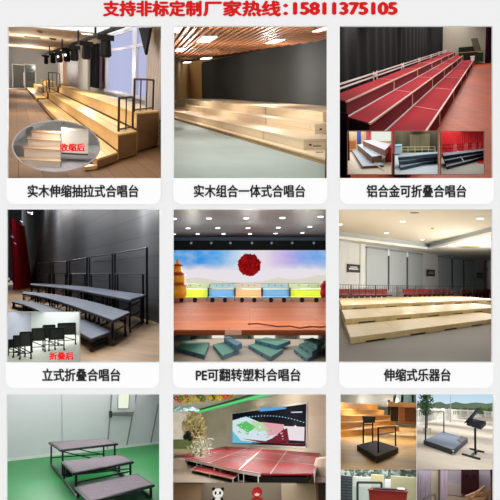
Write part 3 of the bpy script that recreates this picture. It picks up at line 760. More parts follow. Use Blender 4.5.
m.hexa(A, [p+Vector((0, .6, 0)) for p in A]); 
T = Thing(r3, r3.at(478, 62.5, Yf-5), 'folded_table', 'upright olive green folded table leaning by the far wall', 'table')
T.part('table_board', m, plain('#5f6045', .7, .1))
T.part('frame_legs', slab_at(r3, 474, 52.5, 483.5, 62, Yf-5, 2), plain('#33432f', .8, .3, 1))
single(r3, r3.at(460, 52, Yf-6), 'wooden_plank', 'long pale plank lying across the far seats', 'plank', slab_at(r3, 459, 51.3, 484, 52.6, Yf-6.5, .6), plain('#9a7a52', .6, .1))
T = Thing(r3, r3.at(472.5, 61, Yf-10), 'white_box', 'small white box on the far end of the red risers', 'box')
T.part('box_body', slab_at(r3, 470.8, 56.3, 474.6, 61, Yf-12, .8), plain('#f2f0ee', .6, .02)); T.part('box_lid', slab_at(r3, 470.5, 56, 474.9, 57, Yf-12.1, 1.0), plain('#f6f4f2', .6, .02))
# near left dark purple curtain
a = r3.at(339, 150, 13.6); b = r3.at(349, 150, 12.9)
single(r3, Vector((a.x, a.y, r3.at(340, 178, 13.6).z)), 'side_curtain', 'dark maroon curtain hanging at the near end of the red risers', 'curtain', MB().drape(a, b, r3.at(344, 179.5, 13.3).z, r3.at(344, 112, 13.3).z, 2, .05), plain('#3a1420', .9, .2))
r3.top_lights(2.1, 140, ratio=1.5); r3.fill(.35, 30, 125, 20.5, nx=2, ratio=1.5)

# ================================================================== the three small pictures set into hall 3
def inset_room(x0, y0, x1, y1, hv, v_floor, rimcol='#9a6a58', L=2.2, k=1.02):
    o = [(x0, y0), (x1, y0), (x1, y1), (x0, y1)]
    r = Room((x0, y0, x1, y1), hv, h=(y1-hv)/60*k, outline=o)
    Yf = r.fl((x0+x1)/2, v_floor).y
    inset_tube(o, Yf*1.03, plain('#c2c2c2', .8, .02)); rim(o, .3, plain(rimcol, .7, .02))
    inset_lights(x0+3, x1-3, y0+.35, 10.15, Yf, L)
    r.Yf = Yf; return r
def flat_floor(r, mat, v, pad=1): return struct(r, 'floor', MB().quad(r.fl(r.x0-pad, r.y1+.5), r.fl(r.x1+pad, r.y1+.5), r.fl(r.x1+pad, v), r.fl(r.x0-pad, v)), mat)
def back_wall(r, mat, Y, pad=1, name='wall_back'): return struct(r, name, MB().quad(r.at(r.x0-pad, r.y1, Y), r.at(r.x1+pad, r.y1, Y), r.at(r.x1+pad, r.y0-pad, Y), r.at(r.x0-pad, r.y0-pad, Y)), mat)
def block(T, r, name, pix, z0, z1, mat, **kw):
    return T.part(name, MB().prism([r.fl(u, v, z1).xy for u, v in pix], z0, z1), mat, **kw)

a_ = inset_room(347.7, 131.2, 391.8, 174.3, 92, 149)
flat_floor(a_, plain('#e9d9bd', .5, .06), 149); back_wall(a_, plain('#e2cfa6', .8, .1), a_.Yf)
hh = a_.h
single(a_, a_.at(382, 140, a_.Yf-.1), 'window', 'bright window over the tiers in the leftmost small picture', 'window', slab_at(a_, 371.5, 131, 391, 141.5, a_.Yf-.12, .08), emit('#eef4e4', .95))
single(a_, a_.at(359, 144, a_.Yf-.3), 'banner', 'blue upright banner at the left of the leftmost small picture', 'banner', slab_at(a_, 357, 131, 361, 144.5, a_.Yf-.3, .05), plain('#4557a6', .6, .1))
single(a_, a_.at(368.5, 144, a_.Yf-.35), 'banner', 'pink and red upright banner right of the blue banner in the leftmost small picture', 'banner', slab_at(a_, 366, 131, 370.7, 141, a_.Yf-.35, .05), plain('#d1566a', .6, .1))
single(a_, a_.fl(352, 150), 'wooden_cabinet', 'orange brown cabinet at the left edge of the leftmost small picture', 'cabinet', slab_at(a_, 348, 140.5, 355.5, 149, a_.Yf-.6, .4), plain('#b8733f', .6, .1))
GB = plain('#b9c4d2', .5, .1); BRS = plain('#9a7457', .6, .15)
T = Thing(a_, a_.fl(372, 168), 'riser_section', 'grey topped tiers with brown sides in the leftmost small picture', 'riser')
for k, (pix, z0, zz) in enumerate(((((352.5, 150.5), (362, 149.5), (384, 164.5), (362.5, 166)), 0, .06), (((357.5, 144.5), (366, 143.8), (382, 155), (372, 156.5)), .06, .2), (((363, 140.5), (371, 140), (391, 143.5), (385, 150)), .2, .33))):
    tp = block(T, a_, 'tier', pix, z0, zz-.012, BRS); block(T, a_, 'tread', pix, zz-.012, zz, GB if k < 2 else plain('#c9b4c0', .5, .1), parent=tp)
T.part('rail', MB().path([a_.fl(362, 146, .2), a_.fl(376, 164, .06), a_.fl(384, 171, .0)], .012), plain('#d6c7a2', .4, .05))
single(a_, a_.fl(389, 162), 'red_chair', 'red seat at the right edge of the leftmost small picture', 'chair', MB().extrude([a_.at(385.5, 163, a_.Yf*.8), a_.at(392, 163, a_.Yf*.8), a_.at(392, 146, a_.Yf*.8), a_.at(386, 149, a_.Yf*.8)], (0, .2, 0)), plain('#c92a30', .6, .15))

b_ = inset_room(394.6, 131.2, 438.2, 174.3, 92, 153)
flat_floor(b_, plain('#c4d0d3', .6, .06), 153)
back_wall(b_, wood('#6a5f48', '#4a4434', (7, 1, .4), .6, 2), b_.Yf)
single(b_, b_.at(428, 150, b_.Yf-.1), 'wall_board', 'lighter tan wall board behind the railing in the middle small picture', 'wall panel', slab_at(b_, 410, 134, 430, 150, b_.Yf-.1, .06), wood('#8a7c60', '#6e6149', (7, 1, .4), .5, 2))
T = Thing(b_, b_.fl(399, 160), 'wall_cabinet', 'pale blue box at the left of the middle small picture', 'cabinet')
T.part('body', slab_at(b_, 394.8, 145.5, 401.5, 154, b_.Yf-.3, .2), plain('#a9c4cf', .5, .05)); T.part('lid', slab_at(b_, 394.8, 145, 401.8, 146, b_.Yf-.35, .3), plain('#bcd2da', .5, .05))
RC = plain('#c8bb90', .4, .05)
T = Thing(b_, b_.at(416, 155, b_.Yf-.5), 'guard_rail', 'thin cream railing behind the grey tiers in the middle small picture', 'railing')
for v in (147, 150, 153): T.part('rail_bar', MB().beam(b_.at(402, v, b_.Yf-.5), b_.at(435, v-.4, b_.Yf-.5), .012), RC)
for u in (402, 408, 415, 422, 428.5, 435): T.part('rail_post', MB().beam(b_.at(u, 156, b_.Yf-.5), b_.at(u, 146.5, b_.Yf-.5), .014), RC)
SL = plain('#8d9daa', .5, .12); SLD = plain('#39424b', .6, .15)
T = Thing(b_, b_.fl(416, 168), 'riser_section', 'curved grey blue tiers in the middle small picture', 'riser')
for k, (A, B) in enumerate((([(400.5, 167), (412, 164.5), (425, 161.5), (439, 159.5)], [(399, 162), (411, 160.3), (424, 158), (439, 156.3)]), ([(399, 161), (411, 159.6), (424, 157.3), (439, 155.8)], [(398.5, 158), (411, 156.6), (424, 155), (439, 153.8)]), ([(398.3, 157), (411, 155.8), (424, 154.3), (439, 153.2)], [(398, 154.6), (411, 153.6), (424, 152.4), (439, 151.5)]))):
    zz = (.07, .15, .22)[k]
    pl = [b_.fl(u, v, zz).xy for u, v in A] + [b_.fl(u, v, zz).xy for u, v in reversed(B)]
    tp = T.part('tier', MB().prism(pl, max(0, zz-.06), zz-.012), SLD); T.part('tread', MB().prism(pl, zz-.012, zz), SL, tp)

c_ = inset_room(440.8, 131.2, 484.4, 174.3, 92, 156)
flat_floor(c_, plain('#a39c90', .7, .08), 156)
back_wall(c_, plain('#e23b40', .8, .1, 4), c_.Yf)
m = MB(); m.drape(c_.at(439, 150, c_.Yf-.1), c_.at(486, 150, c_.Yf-.1), c_.at(460, 156, c_.Yf).z, c_.at(460, 129, c_.Yf).z, 22, .02)
single(c_, c_.at(460, 156, c_.Yf-.1), 'stage_curtain', 'bright red curtain filling the back of the rightmost small picture', 'curtain', m, plain('#e33a40', .7, .08, 4))
T = Thing(c_, c_.at(455, 153, c_.Yf-.4), 'guard_rail', 'row of red panels in pale frames behind the dark tiers of the rightmost small picture', 'railing')
for (u0, u1, va, vb) in ((441, 454, 145, 152), (456, 465, 144.5, 150), (467, 473, 144, 149), (475, 480, 143.5, 148)):
    for f in (0, .5): T.part('rail_bar', MB().beam(c_.at(u0, va+(vb-va)*f, c_.Yf-.4), c_.at(u1, va+(vb-va)*f-.5, c_.Yf-.4), .014), plain('#6e1620', .5, .1))
    T.part('rail_post', MB().beam(c_.at(u0, va-.5, c_.Yf-.4), c_.at(u0, vb+2, c_.Yf-.4), .02), plain('#d8746a', .5, .1))
    T.part('rail_post', MB().beam(c_.at(u1, va-.8, c_.Yf-.4), c_.at(u1, vb+1, c_.Yf-.4), .02), plain('#d8746a', .5, .1))
single(c_, c_.fl(478, 162), 'carpet', 'red carpet strip on the floor at the right of the rightmost small picture', 'carpet', MB().prism([c_.fl(u, v, .01).xy for u, v in ((470, 158), (486, 154), (486, 164), (478, 162.5))], .001, .012), plain('#c0272c', .9, .1))
DT = plain('#4d5a67', .45, .15); DTD = plain('#232b35', .5, .1); DTE = plain('#a9b2ba', .4, .05)
T = Thing(c_, c_.fl(447, 168), 'riser_section', 'dark blue grey tiers with pale edges in the rightmost small picture', 'riser')
for k, (pix, zz) in enumerate(((((446.5, 166.2), (485, 156.3), (485, 153.5), (444.8, 161.5)), .07), (((444.8, 160.2), (485, 152.8), (485, 150.5), (443.3, 156.6)), .15), (((443.3, 155.5), (485, 149.8), (485, 148.4), (442, 153)), .23))):
    tp = block(T, c_, 'tier', pix, 0 if k == 0 else zz-.07, zz-.01, DTD); block(T, c_, 'tread', pix, zz-.01, zz, DT, parent=tp)
    p, q = c_.fl(*pix[0], zz), c_.fl(*pix[1], zz); T.part('edge_strip', MB().beam(p, q, .016), DTE, tp)
for u0, v0, u1, v1 in ((457.5, 150.5, 464, 162), (470, 149, 474, 157)):
    T.part('joint_strip', MB().beam(c_.fl(u0, v0+.6, .235), c_.fl(u1, v1, .08), .014), DTE)

# ================================================================== HALL 4: standing bench risers before the dark wall
r4 = Room((7.5, 209.5, 159.7, 361.8), 273, 1.35)
h = r4.h
r4.floor(planks('#eccaa4', '#dfba93', '#bb9670', 5, .5, math.pi/2 - .5, .4, .012), 282)
r4.shell(plain('#55565a', .8, .03), 110, sides='lrt')
wa, wb = r4.fl(24, 285), r4.fl(160, 323.5); t_ = (wb-wa).normalized()
wa2 = wa - t_*8; wb2 = wb + t_*3
struct(r4, 'wall_back', MB().quad(wa2, wb2, wb2 + Vector((0, 0, 14)), wa2 + Vector((0, 0, 14))), planks('#5e6064', '#595b5f', '#4c4e52', 30, .9, 0, .6, .03, 'xz'))
Yl = r4.fl(15, 282.3).y
struct(r4, 'wall_left', MB().quad(r4.at(2, 283, Yl), r4.at(30, 283, Yl), r4.at(30, 200, Yl), r4.at(2, 200, Yl)), plain('#141318', .9, .2))
# red curtain at the left with its orange edge
ca, cb = r4.fl(16, 290), r4.fl(30.2, 286.6)
ta, tb = r4.wall(11.5, 237, ca, cb), r4.wall(22.5, 226, ca, cb)
T = Thing(r4, ca, 'stage_curtain', 'deep red stage curtain with an orange edge left of the dark wall', 'curtain')
zt_ = tb.z
mm = MB().drape(ca, cb, 0, zt_, 6, .35, (r4.wall(12, 237, ca, cb), r4.wall(22.8, 226, ca, cb)))
T.part('cloth', mm, plain('#b81c2a', .85, .2, 2))
p, q = cb + Vector((.15, -.5, 0)), tb + Vector((.15, -.5, 0))
T.part('edge_band', MB().beam(p, q, .35, .12), plain('#c4673a', .7, .1), label='orange edge band')
for k, (u, v, s_, lab) in enumerate(((30, 213, 2.2, 'largest'), (21, 221.5, 1.3, 'middle'), (12.3, 237, 1.3, 'left upper'), (15, 243.5, 1.1, 'left lower'))):
    p = r4.at(u, v, 40); w_ = s_*40/F
    T = Thing(r4, p, 'stage_lamp', 'small grey stage lamp in the dark corner above the red curtain, %s of four' % lab, 'stage lamp', 'stage lamps above the red curtain')
    T.part('lamp_housing', MB().tube(p + Vector((-w_, .3, .05)), p + Vector((w_, -.3, -.05)), w_*.5, 10), plain('#8d8f96', .4, .05))
    T.part('yoke', MB().box(p + Vector((0, 0, w_*.6)), (w_*.3, w_*.3, w_*.6)), GLB)
m = MB()
for (u, v) in ((8.5, 279), (11, 282), (9.5, 285)): m.ball(r4.at(u, v, Yl-2), .35, 8)
single(r4, r4.at(9, 287, Yl-2), 'white_decoration', 'white and blue cluster of decorations at the far left edge beside the red curtain', 'decoration', m, plain('#b9c3da', .7, .3, 2))
# benches
z4 = [h*.19, h*.38, h*.567]
T3b = [(31, 283.2), (50, 283.9), (68, 284.9), (88, 286.6), (113, 290), (146, 294.6)]; T3f = [(30, 284.8), (47, 286.2), (64, 288), (82, 290.6), (104, 294.6), (130, 299.6)]
T2b = [(24, 291.2), (40, 292.6), (57, 294.6), (76, 297.8), (98, 303), (130, 312)]; T2f = [(22, 293.4), (36, 295.3), (50, 298.5), (67, 303.6), (86, 310.2), (113, 320)]
T1b = [(14, 299.6), (28, 301), (43, 304), (60, 309), (80, 317), (112, 331)]; T1f = [(12, 301.7), (24, 304.6), (36, 309), (50, 316), (67, 325), (91, 338.6)]
TOPM = plain('#7a8495', .55, .06, 2); EDGE = plain('#30323a', .5, .05); LEG = plain('#1d1a1d', .4, .1, metal=.3)
frames = [(38, 50.5, 263.2, 263, 274), (53, 67, 262.6, 261.5, 274), (69.5, 87, 261, 257.8, 274), (89.5, 112.5, 257, 254, 274), (115, 147, 253.5, 247.8, 274)]
nm = ['farthest, by the red curtain', 'second from the red curtain', 'third from the red curtain', 'second nearest', 'nearest, wheels showing']
for k in range(5):
    c0 = r4.fl(*T1f[k+1]); 
    T = Thing(r4, r4.fl(*T1f[k], z4[0]) - Vector((0, 0, z4[0])), 'bench_riser', 'grey topped folding bench riser with black tall back frame, ' + nm[k], 'riser', 'folding bench risers in a curve')
    for i, (Bk, Fr) in enumerate(((T1b, T1f), (T2b, T2f), (T3b, T3f))):
        z_ = z4[i]; P = [r4.fl(*Fr[k], z_), r4.fl(*Fr[k+1], z_), r4.fl(*Bk[k+1], z_), r4.fl(*Bk[k], z_)]
        tp = T.part('bench_top', MB().prism([p.xy for p in P], z_-.03, z_), TOPM)
        T.part('edge_band', MB().prism([(p.xy + (p.xy - (P[0].xy+P[2].xy)/2).normalized()*.012) for p in P], z_-.085, z_-.025), EDGE, tp)
        # legs
        L4 = []
        for (fa, fb) in ((.08, .12), (.92, .12), (.92, .88), (.08, .88)):
            p = (P[0].lerp(P[1], fa)).lerp(P[3].lerp(P[2], fa), fb); g = Vector((p.x, p.y, 0)); L4.append(g)
            T.part('leg', MB().tube(g, Vector((p.x, p.y, z_-.08)), .035, 8), LEG)
        m = MB()
        for s_, e_ in ((0, 3), (1, 2)):
            m.tube(L4[s_] + Vector((0, 0, z_*.45)), L4[e_] + Vector((0, 0, z_*.45)), .03); m.tube(L4[s_] + Vector((0, 0, .08)), L4[e_] + Vector((0, 0, .08)), .03)
        m.tube(L4[3] + Vector((0, 0, z_*.6)), L4[2] + Vector((0, 0, z_*.6)), .03)
        if i == 2: m.tube(L4[3] + Vector((0, 0, z_*.2)), L4[2] + Vector((0, 0, z_*.2)), .03)
        if i: m.tube(L4[0] + Vector((0, 0, .1)), L4[2] + Vector((0, 0, z_*.8)), .025)
        T.part('crossbar', m, LEG)
        if k == 4:
            for g in (L4[1], L4[2]): T.part('wheel', MB().tube(g + Vector((-.04, -.1, .09)), g + Vector((.04, -.1, .09)), .09, 14), plain('#4a3a34', .5, .1))
    u0, u1, va, vb_, vm = frames[k]
    pb0, pb1 = r4.fl(*T3b[k], z4[2]), r4.fl(*T3b[k+1], z4[2])
    A = r4.wall(u0, 280, pb0, pb1); B = r4.wall(u1, 280, pb0, pb1)
    A = Vector((A.x, A.y, 0)); B = Vector((B.x, B.y, 0))
    s_ = .045 if k > 2 else .06
    T.part('back_post', MB().tube(A, r4.up(A, va), s_), LEG); T.part('back_post', MB().tube(B, r4.up(B, vb_), s_), LEG)
    T.part('top_rail', MB().tube(r4.up(A, va), r4.up(B, vb_), s_*.8), LEG); T.part('middle_rail', MB().tube(r4.up(A, vm), r4.up(B, vm-.3), s_*.8), LEG)
    i0, i1_ = A.lerp(B, .1), A.lerp(B, .9)
    T.part('inner_post', MB().tube(i0, r4.up(i0, vm), s_), LEG); T.part('inner_post', MB().tube(i1_, r4.up(i1_, vm), s_), LEG)
r4.top_lights(1.6, 70, v=204); r4.fill(.8, 14, 74, 204, nx=2, ratio=1.5, col=(1, .97, .94), xr=(.15, .75))
# --- small picture: the same risers folded
f_ = inset_room(7.3, 312, 79.5, 361.7, 268, 335, '#c9bfae', 2.2)
flat_floor(f_, plain('#d5dacb', .5, .08), 335); back_wall(f_, plain('#d4dad9', .8, .04), f_.Yf)
a = f_.fl(6.5, 350); b = f_.fl(31, 335.5)
struct(f_, 'wall_left', MB().quad(Vector((a.x, a.y, 0)), Vector((b.x, b.y, 0)), Vector((b.x, b.y, 2)), Vector((a.x, a.y, 2))), plain('#a2a6b4', .8, .05))
fn = ['leftmost, partly cut by the picture edge', 'second from the left', 'third from the left, nearest', 'fourth from the left', 'fifth from the left', 'sixth from the left', 'rightmost and farthest']
for k, (u0, u1, vt, vb) in enumerate(((8.5, 18.5, 340, 357), (13.5, 25, 336, 358.5), (20, 31, 332.5, 360.5), (32, 45, 328.8, 353.5), (43, 55, 325.6, 351.5), (49, 64, 328.5, 352), (58, 75.5, 323.7, 346.5))):
    p = f_.fl((u0+u1)/2, vb-2); Y = p.y; a = f_.at(u0, vt, Y); b = f_.at(u1, vt, Y); zt_ = a.z
    q = lambda x, y, z: Vector((x, Y+y, z))
    T = Thing(f_, Vector((p.x, Y, 0)), 'folded_bench', 'black folded bench riser in the small picture, ' + fn[k], 'riser', 'folded bench risers')
    for x in (a.x, b.x):
        T.part('leg', MB().tube(q(x, 0, 0), q(x, 0, zt_), .011), LEG)
        T.part('foot_bar', MB().tube(q(x, -.12, .015), q(x, .25, .015), .011), LEG)
        T.part('wheel', MB().ball(q(x, -.12, .02), .02, 8), LEG)
    m = MB()
    for j in range(3): m.prism([(a.x, Y+.04+j*.035), (b.x, Y+.04+j*.035), (b.x, Y+.06+j*.035), (a.x, Y+.06+j*.035)], zt_*(.45+.07*j), zt_*(.97-.03*j))
    T.part('folded_panel', m, plain('#2f332b', .5, .2)); T.part('top_bar', MB().tube(q(a.x, 0, zt_), q(b.x, 0, zt_), .014), LEG)
    T.part('brace', MB().tube(q(a.x, .0, zt_*.45), q(b.x, 0, zt_*.2), .009), LEG)
    T.part('crossbar', MB().tube(q(a.x, .0, zt_*.2), q(b.x, 0, zt_*.2), .009), LEG)
o = lettering('lettering', '折叠后', 50.6, 74.5, 355.3, plain('#ff0b0b', .5, 0), offset=.05, hpx=7.2, y=D-.06)
o['label'] = 'red Chinese words over the folded benches picture'; o['category'] = 'lettering'

# ================================================================== HALL 5: stage with the red flower ball
r5 = Room((173.5, 209.5, 326, 335), 270, 1.0, pad=(5, 8, 5, .3))
h = r5.h
u_ = r5
r5.shell(plain('#8f8b86', .8, .03), 48, sides='lrt')
Ys = r5.fl(250, 330).y; Yt = r5.fl(250, 301.7).y
struct(r5, 'floor', MB().quad(r5.fl(165, 336, -.0)+Vector((0, 0, -.25)), r5.fl(335, 336)+Vector((0, 0, -.25)), r5.fl(335, 329)+Vector((0, 2, -.25)), r5.fl(165, 329)+Vector((0, 2, -.25))), plain('#b9a89a', .6, .1))
st = Thing(r5, (0, Ys, -.2), 'stage', 'broad orange brown wooden stage floor under the red flower ball', 'stage')
xa = r5.fl(166, 330).x*1.0; xb = -xa
st.part('stage_floor', MB().prism([(xa*3, Ys), (xb*3, Ys), (xb*3, 46), (xa*3, 46)], -.04, 0), planks('#c9703a', '#bb5f34', '#984722', 3, .5, 0, .65, .008))
st.part('stage_front', MB().prism([(xa*3, Ys+.02), (xb*3, Ys+.02), (xb*3, Ys+.2), (xa*3, Ys+.2)], -.25, -.04), plain('#8d4a22', .6, .1), label='brown stage front board')
a, b = r5.at(225, 332, Ys), r5.at(241.5, 332, Ys)
st.part('front_patch', MB().prism([(a.x, Ys-.01), (b.x, Ys-.01), (b.x, Ys+.03), (a.x, Ys+.03)], -.14, .005), plain('#d9a58c', .6, .05), label='pale strip in the stage front')
a = r5.at(262, 326, Ys+2); m = MB(); pts = [r5.fl(u, v, .012) for u, v in ((248, 324), (258, 323.5), (268, 325), (278, 326.5), (290, 326), (300, 328), (310, 326.5), (322, 327), (328, 325.5))]
m.path(pts, .014, 6); single(r5, pts[0], 'floor_cable', 'thin brown cable snaking across the right of the stage floor', 'cable', m, plain('#7d3b26', .6, .05))
# ceiling with rows of lamps
zc = h + 1.7; cf = r5.fl(250, 208, zc).y
struct(r5, 'ceiling', MB().quad((-8, cf-1, zc), (8, cf-1, zc), (8, 30.6, zc), (-8, 30.6, zc)), planks('#75787c', '#6f7276', '#5a5d60', 1.2, .6, math.pi/2, .4, .008))
lamps = [(173.8, 218), (209, 217.5), (246, 217.3), (282.5, 217), (320.5, 215.8), (188, 227.5), (217.7, 227.3), (248, 227.3), (278.3, 226.8), (309.8, 226), (197.7, 233.3), (223.5, 233.2), (250, 233.2), (275.5, 232.8), (302.3, 232.2), (173.8, 233.5)]
rown = ['front row', 'middle row', 'back row']
pos = ['far left', 'left of centre', 'centre', 'right of centre', 'far right']
for k, (u, v) in enumerate(lamps):
    lab = 'round white downlight in the grey stage ceiling, %s, %s' % ((rown[k//5], pos[k % 5]) if k < 15 else ('back row', 'at the very edge'))
    p = downlight(r5, u, v, zc, .085, lab, 'round downlights in the grey stage ceiling', 5, '#f4fbff')
    r5.point(p + Vector((0, 0, -.15)), 9, (1, .98, .95), kind='SPOT')
# dark bulkhead under the ceiling
Yv = 30.3
a = r5.at(166, 250, Yv); b = r5.at(334, 236, Yv)
T = Thing(r5, (0, Yv, a.z), 'bulkhead', 'dark bulkhead beam with a blue strip between ceiling and backdrop', 'bulkhead')
T.part('beam', MB().prism([(a.x, Yv), (b.x, Yv), (b.x, Yv+.4), (a.x, Yv+.4)], a.z, b.z), plain('#10181d', .6, .15, 1))
z1_, z2_ = r5.at(250, 240.6, Yv).z, r5.at(250, 237, Yv).z
T.part('cove_strip', MB().prism([(a.x, Yv-.05), (b.x, Yv-.05), (b.x, Yv), (a.x, Yv)], z1_, z2_), plain('#55718f', .5, .1), label='blue grey strip')
for k, u in enumerate((191.5, 211.5, 230.5, 252, 271.5, 292, 313.5)):
    p = r5.at(u, 242.8, Yv); q = p + Vector((0, -.05, 0))
    T2 = Thing(r5, p, 'spotlight', 'small spotlight on the dark bulkhead, %s from the left' % ['first', 'second', 'third', 'fourth', 'fifth', 'sixth', 'seventh'][k], 'spotlight', 'spotlights on the bulkhead')
    T2.part('housing', MB().tube(q + Vector((0, .05, .06)), q + Vector((0, -.1, -.02)), .07, 10), plain('#46535c', .4, .05)); T2.part('lens', MB().tube(q + Vector((0, -.1, -.02)), q + Vector((0, -.12, -.03)), .055, 10), emit('#9fb4bd', .6))
# printed sky backdrop / led wall
Yb5 = 33
a = r5.at(166, 302, Yb5); b = r5.at(334, 246, Yb5)
m_, nt, n_, bs = _base(('backdrop',))
tc = nt.nodes.new('ShaderNodeTexCoord'); sp_ = nt.nodes.new('ShaderNodeSeparateXYZ'); nt.links.new(tc.outputs['Generated'], sp_.inputs[0])
rp = nt.nodes.new('ShaderNodeValToRGB'); nt.links.new(sp_.outputs[0], rp.inputs[0]); el = rp.color_ramp.elements
el[0].position = .03; el[0].color = lin('#4a9fe0'); el[1].position = 1; el[1].color = lin('#6ea9e6')
for ps, c_h in ((.22, '#2f97e6'), (.33, '#5fb0ea'), (.45, '#cfe0f0'), (.58, '#ecdfe8'), (.72, '#bfaee6'), (.87, '#6fa6ea')): e_ = el.new(ps); e_.color = lin(c_h)
rz = nt.nodes.new('ShaderNodeValToRGB'); rz.color_ramp.elements[0].position = .42; rz.color_ramp.elements[1].position = .62
rz.color_ramp.elements[0].color = (1, 1, 1, 1); rz.color_ramp.elements[1].color = (0, 0, 0, 1); nt.links.new(sp_.outputs[2], rz.inputs[0])
vv = _coords(nt, (1.2, 1, 2.2)); cl = _ramp(nt, _noise(nt, vv, 1.1, 4), .4, .7)
ad = nt.nodes.new('ShaderNodeMath'); ad.operation = 'ADD'; ad.use_clamp = True; nt.links.new(rz.outputs[0], ad.inputs[0])
ml = nt.nodes.new('ShaderNodeMath'); ml.operation = 'MULTIPLY'; ml.inputs[1].default_value = .3; nt.links.new(cl, ml.inputs[0]); nt.links.new(ml.outputs[0], ad.inputs[1])
mm_ = _mix(nt, rp.outputs[0], lin('#ece6ec'), ad.outputs[0])
nt.links.new(mm_, bs.inputs['Emission Color']); bs.inputs['Emission Strength'].default_value = .95; bs.inputs['Base Color'].default_value = (.01, .01, .01, 1); bs.inputs['Specular IOR Level'].default_value = 0
SKY5 = m_
T = Thing(r5, (0, Yb5, 0), 'led_backdrop', 'wide glowing sky backdrop screen with clouds behind the stage', 'screen')
T.part('screen_image', MB().prism([(a.x, Yb5), (b.x, Yb5), (b.x, Yb5+.1), (a.x, Yb5+.1)], 0, b.z), SKY5)
m = MB()
hl = [(166, 281), (185, 279), (197, 277.3), (210, 279.5), (225, 281.5), (245, 282.5), (265, 281), (278, 277.5), (292, 279.5), (305, 278), (318, 275), (334, 276)]
A = [r5.at(u, v, Yb5-.03) for u, v in hl]; m.hexa([r5.at(166, 290, Yb5-.03)] + A + [r5.at(334, 290, Yb5-.03)], [p + Vector((0, .02, 0)) for p in [r5.at(166, 290, Yb5-.03)] + A + [r5.at(334, 290, Yb5-.03)]])
T.part('printed_field', m, emit('#e3dfd0', .9), label='pale green field printed low on the sky')
# stepped coloured seats
hz1 = r5.at(250, 297.5, Yt).z; cols = [(166, 206.3, '#c9d84a', '#b6c79c'), (207.2, 234, '#7fb4dc', '#9bb8c4'), (234.8, 262, '#d9b183', '#c0b4a4'), (262.8, 291, '#7fb4dc', '#9bb8c4'), (291.8, 334, '#c9d84a', '#b6c79c')]
Y2 = Yt + .8; hz2 = r5.at(250, 289, Y2).z; Y3 = Y2 + .8; hz3 = r5.at(250, 283.7, Y3).z
cn = ['lime green, at the left edge', 'blue, left of the middle', 'tan, in the middle', 'blue, right of the middle', 'lime green, at the right edge']
for k, (u0, u1, c1, c2) in enumerate(cols):
    x0, x1 = r5.at(u0, 295, Yt).x, r5.at(u1, 295, Yt).x
    T = Thing(r5, ((x0+x1)/2, Yt, 0), 'plastic_riser', 'stepped plastic riser block on the stage, ' + cn[k], 'riser', 'coloured plastic risers on the stage')
    T.part('base_step', MB().prism([(x0, Yt), (x1, Yt), (x1, Y2), (x0, Y2)], 0, hz1-.02), plain('#c3c0c4', .6, .05), label='pale grey front face')
    T.part('step_tread', MB().prism([(x0, Yt), (x1, Yt), (x1, Y2), (x0, Y2)], hz1-.02, hz1+.01), plain(c1, .6, .04))
    T.part('middle_step', MB().prism([(x0, Y2), (x1, Y2), (x1, Y3), (x0, Y3)], 0, hz2-.02), plain(c1, .6, .04))
    T.part('step_lip', MB().prism([(x0, Y2-.02), (x1, Y2-.02), (x1, Y3), (x0, Y3)], hz2-.02, hz2), plain('#e6ecd8', .6, .03), label='pale lip')
    T.part('upper_step', MB().prism([(x0, Y3), (x1, Y3), (x1, Y3+.6), (x0, Y3+.6)], 0, hz3), plain(c2, .6, .05))
    xw = (x1-x0)/4
    for j in (1, 2, 3):
        T.part('hand_hole', MB().tube((x0+xw*j, Y3-.02, (hz2+hz3)/2+.02), (x0+xw*j, Y3+.01, (hz2+hz3)/2+.02), .025, 8), plain('#667066', .6, .05))
for k, u in enumerate((206.8, 234.4, 262.4, 291.4)):
    p = r5.at(u, 290, Yt-.0); 
    single(r5, (p.x, Y2-.05, hz1), 'divider_post', 'short black post between plastic risers, %s from the left' % ['first', 'second', 'third', 'fourth'][k], 'post', MB().box((p.x, Y2-.03, (hz1+hz2)/2+.02), (.05, .06, hz2-hz1+.06)), plain('#1c2226', .5, .05), 'black posts between the risers')
for k, (u, v) in enumerate(((181.5, 300.5), (195, 300.3), (212.5, 300), (225, 300), (242, 299.8), (254.3, 300), (271, 300.6), (284, 300.9), (302, 301.8), (316.3, 302.5))):
    Yq = r5.fl(u, v+1.6).y - .0; p = Vector((r5.at(u, v, Yt-.35).x, Yt-.35, 0))
    T = Thing(r5, p, 'floor_light', 'black stage floor light before the plastic risers, %s from the left' % ['first', 'second', 'third', 'fourth', 'fifth', 'sixth', 'seventh', 'eighth', 'ninth', 'tenth'][k], 'floor light', 'black floor lights on the stage')
    T.part('lamp_housing', MB().tube(p + Vector((0, -.08, .09)), p + Vector((0, .1, .09)), .075, 12), plain('#0c1012', .4, .05)); T.part('base', MB().box(p + Vector((0, 0, .015)), (.12, .1, .03)), plain('#15181a', .4, .05))
# red flower ball
cb_ = r5.at(249.3, 265, 30.6); Rb = 10.6*30.6/F
T = Thing(r5, cb_, 'flower_ball', 'big red ruffled flower ball hanging before the sky backdrop', 'flower ball')
T.part('core', MB().ball(cb_, Rb*.72, 18), plain('#e01424', .8, .1))
m = MB(); rnd = random.Random(3)
for i in range(150):
    zz = 1 - 2*(i+.5)/150; ph = i*2.39996; rr = math.sqrt(1-zz*zz); nn_ = Vector((rr*math.cos(ph), rr*math.sin(ph), zz))
    t1 = nn_.orthogonal().normalized(); t1.rotate(Matrix.Rotation(rnd.random()*6.28, 3, nn_)); t2 = nn_.cross(t1); c0 = cb_ + nn_*Rb*(.58 + .1*rnd.random()); s_ = Rb*(.2 + .1*rnd.random())
    tip = [c0 - t1*s_*.5, c0 - t1*s_ + nn_*Rb*.3 + t2*s_*.4, c0 + nn_*Rb*(.42+rnd.random()*.1), c0 + t1*s_ + nn_*Rb*.3 - t2*s_*.4, c0 + t1*s_*.5]
    m.hexa(tip, [p + t2*s_*.2 for p in tip])
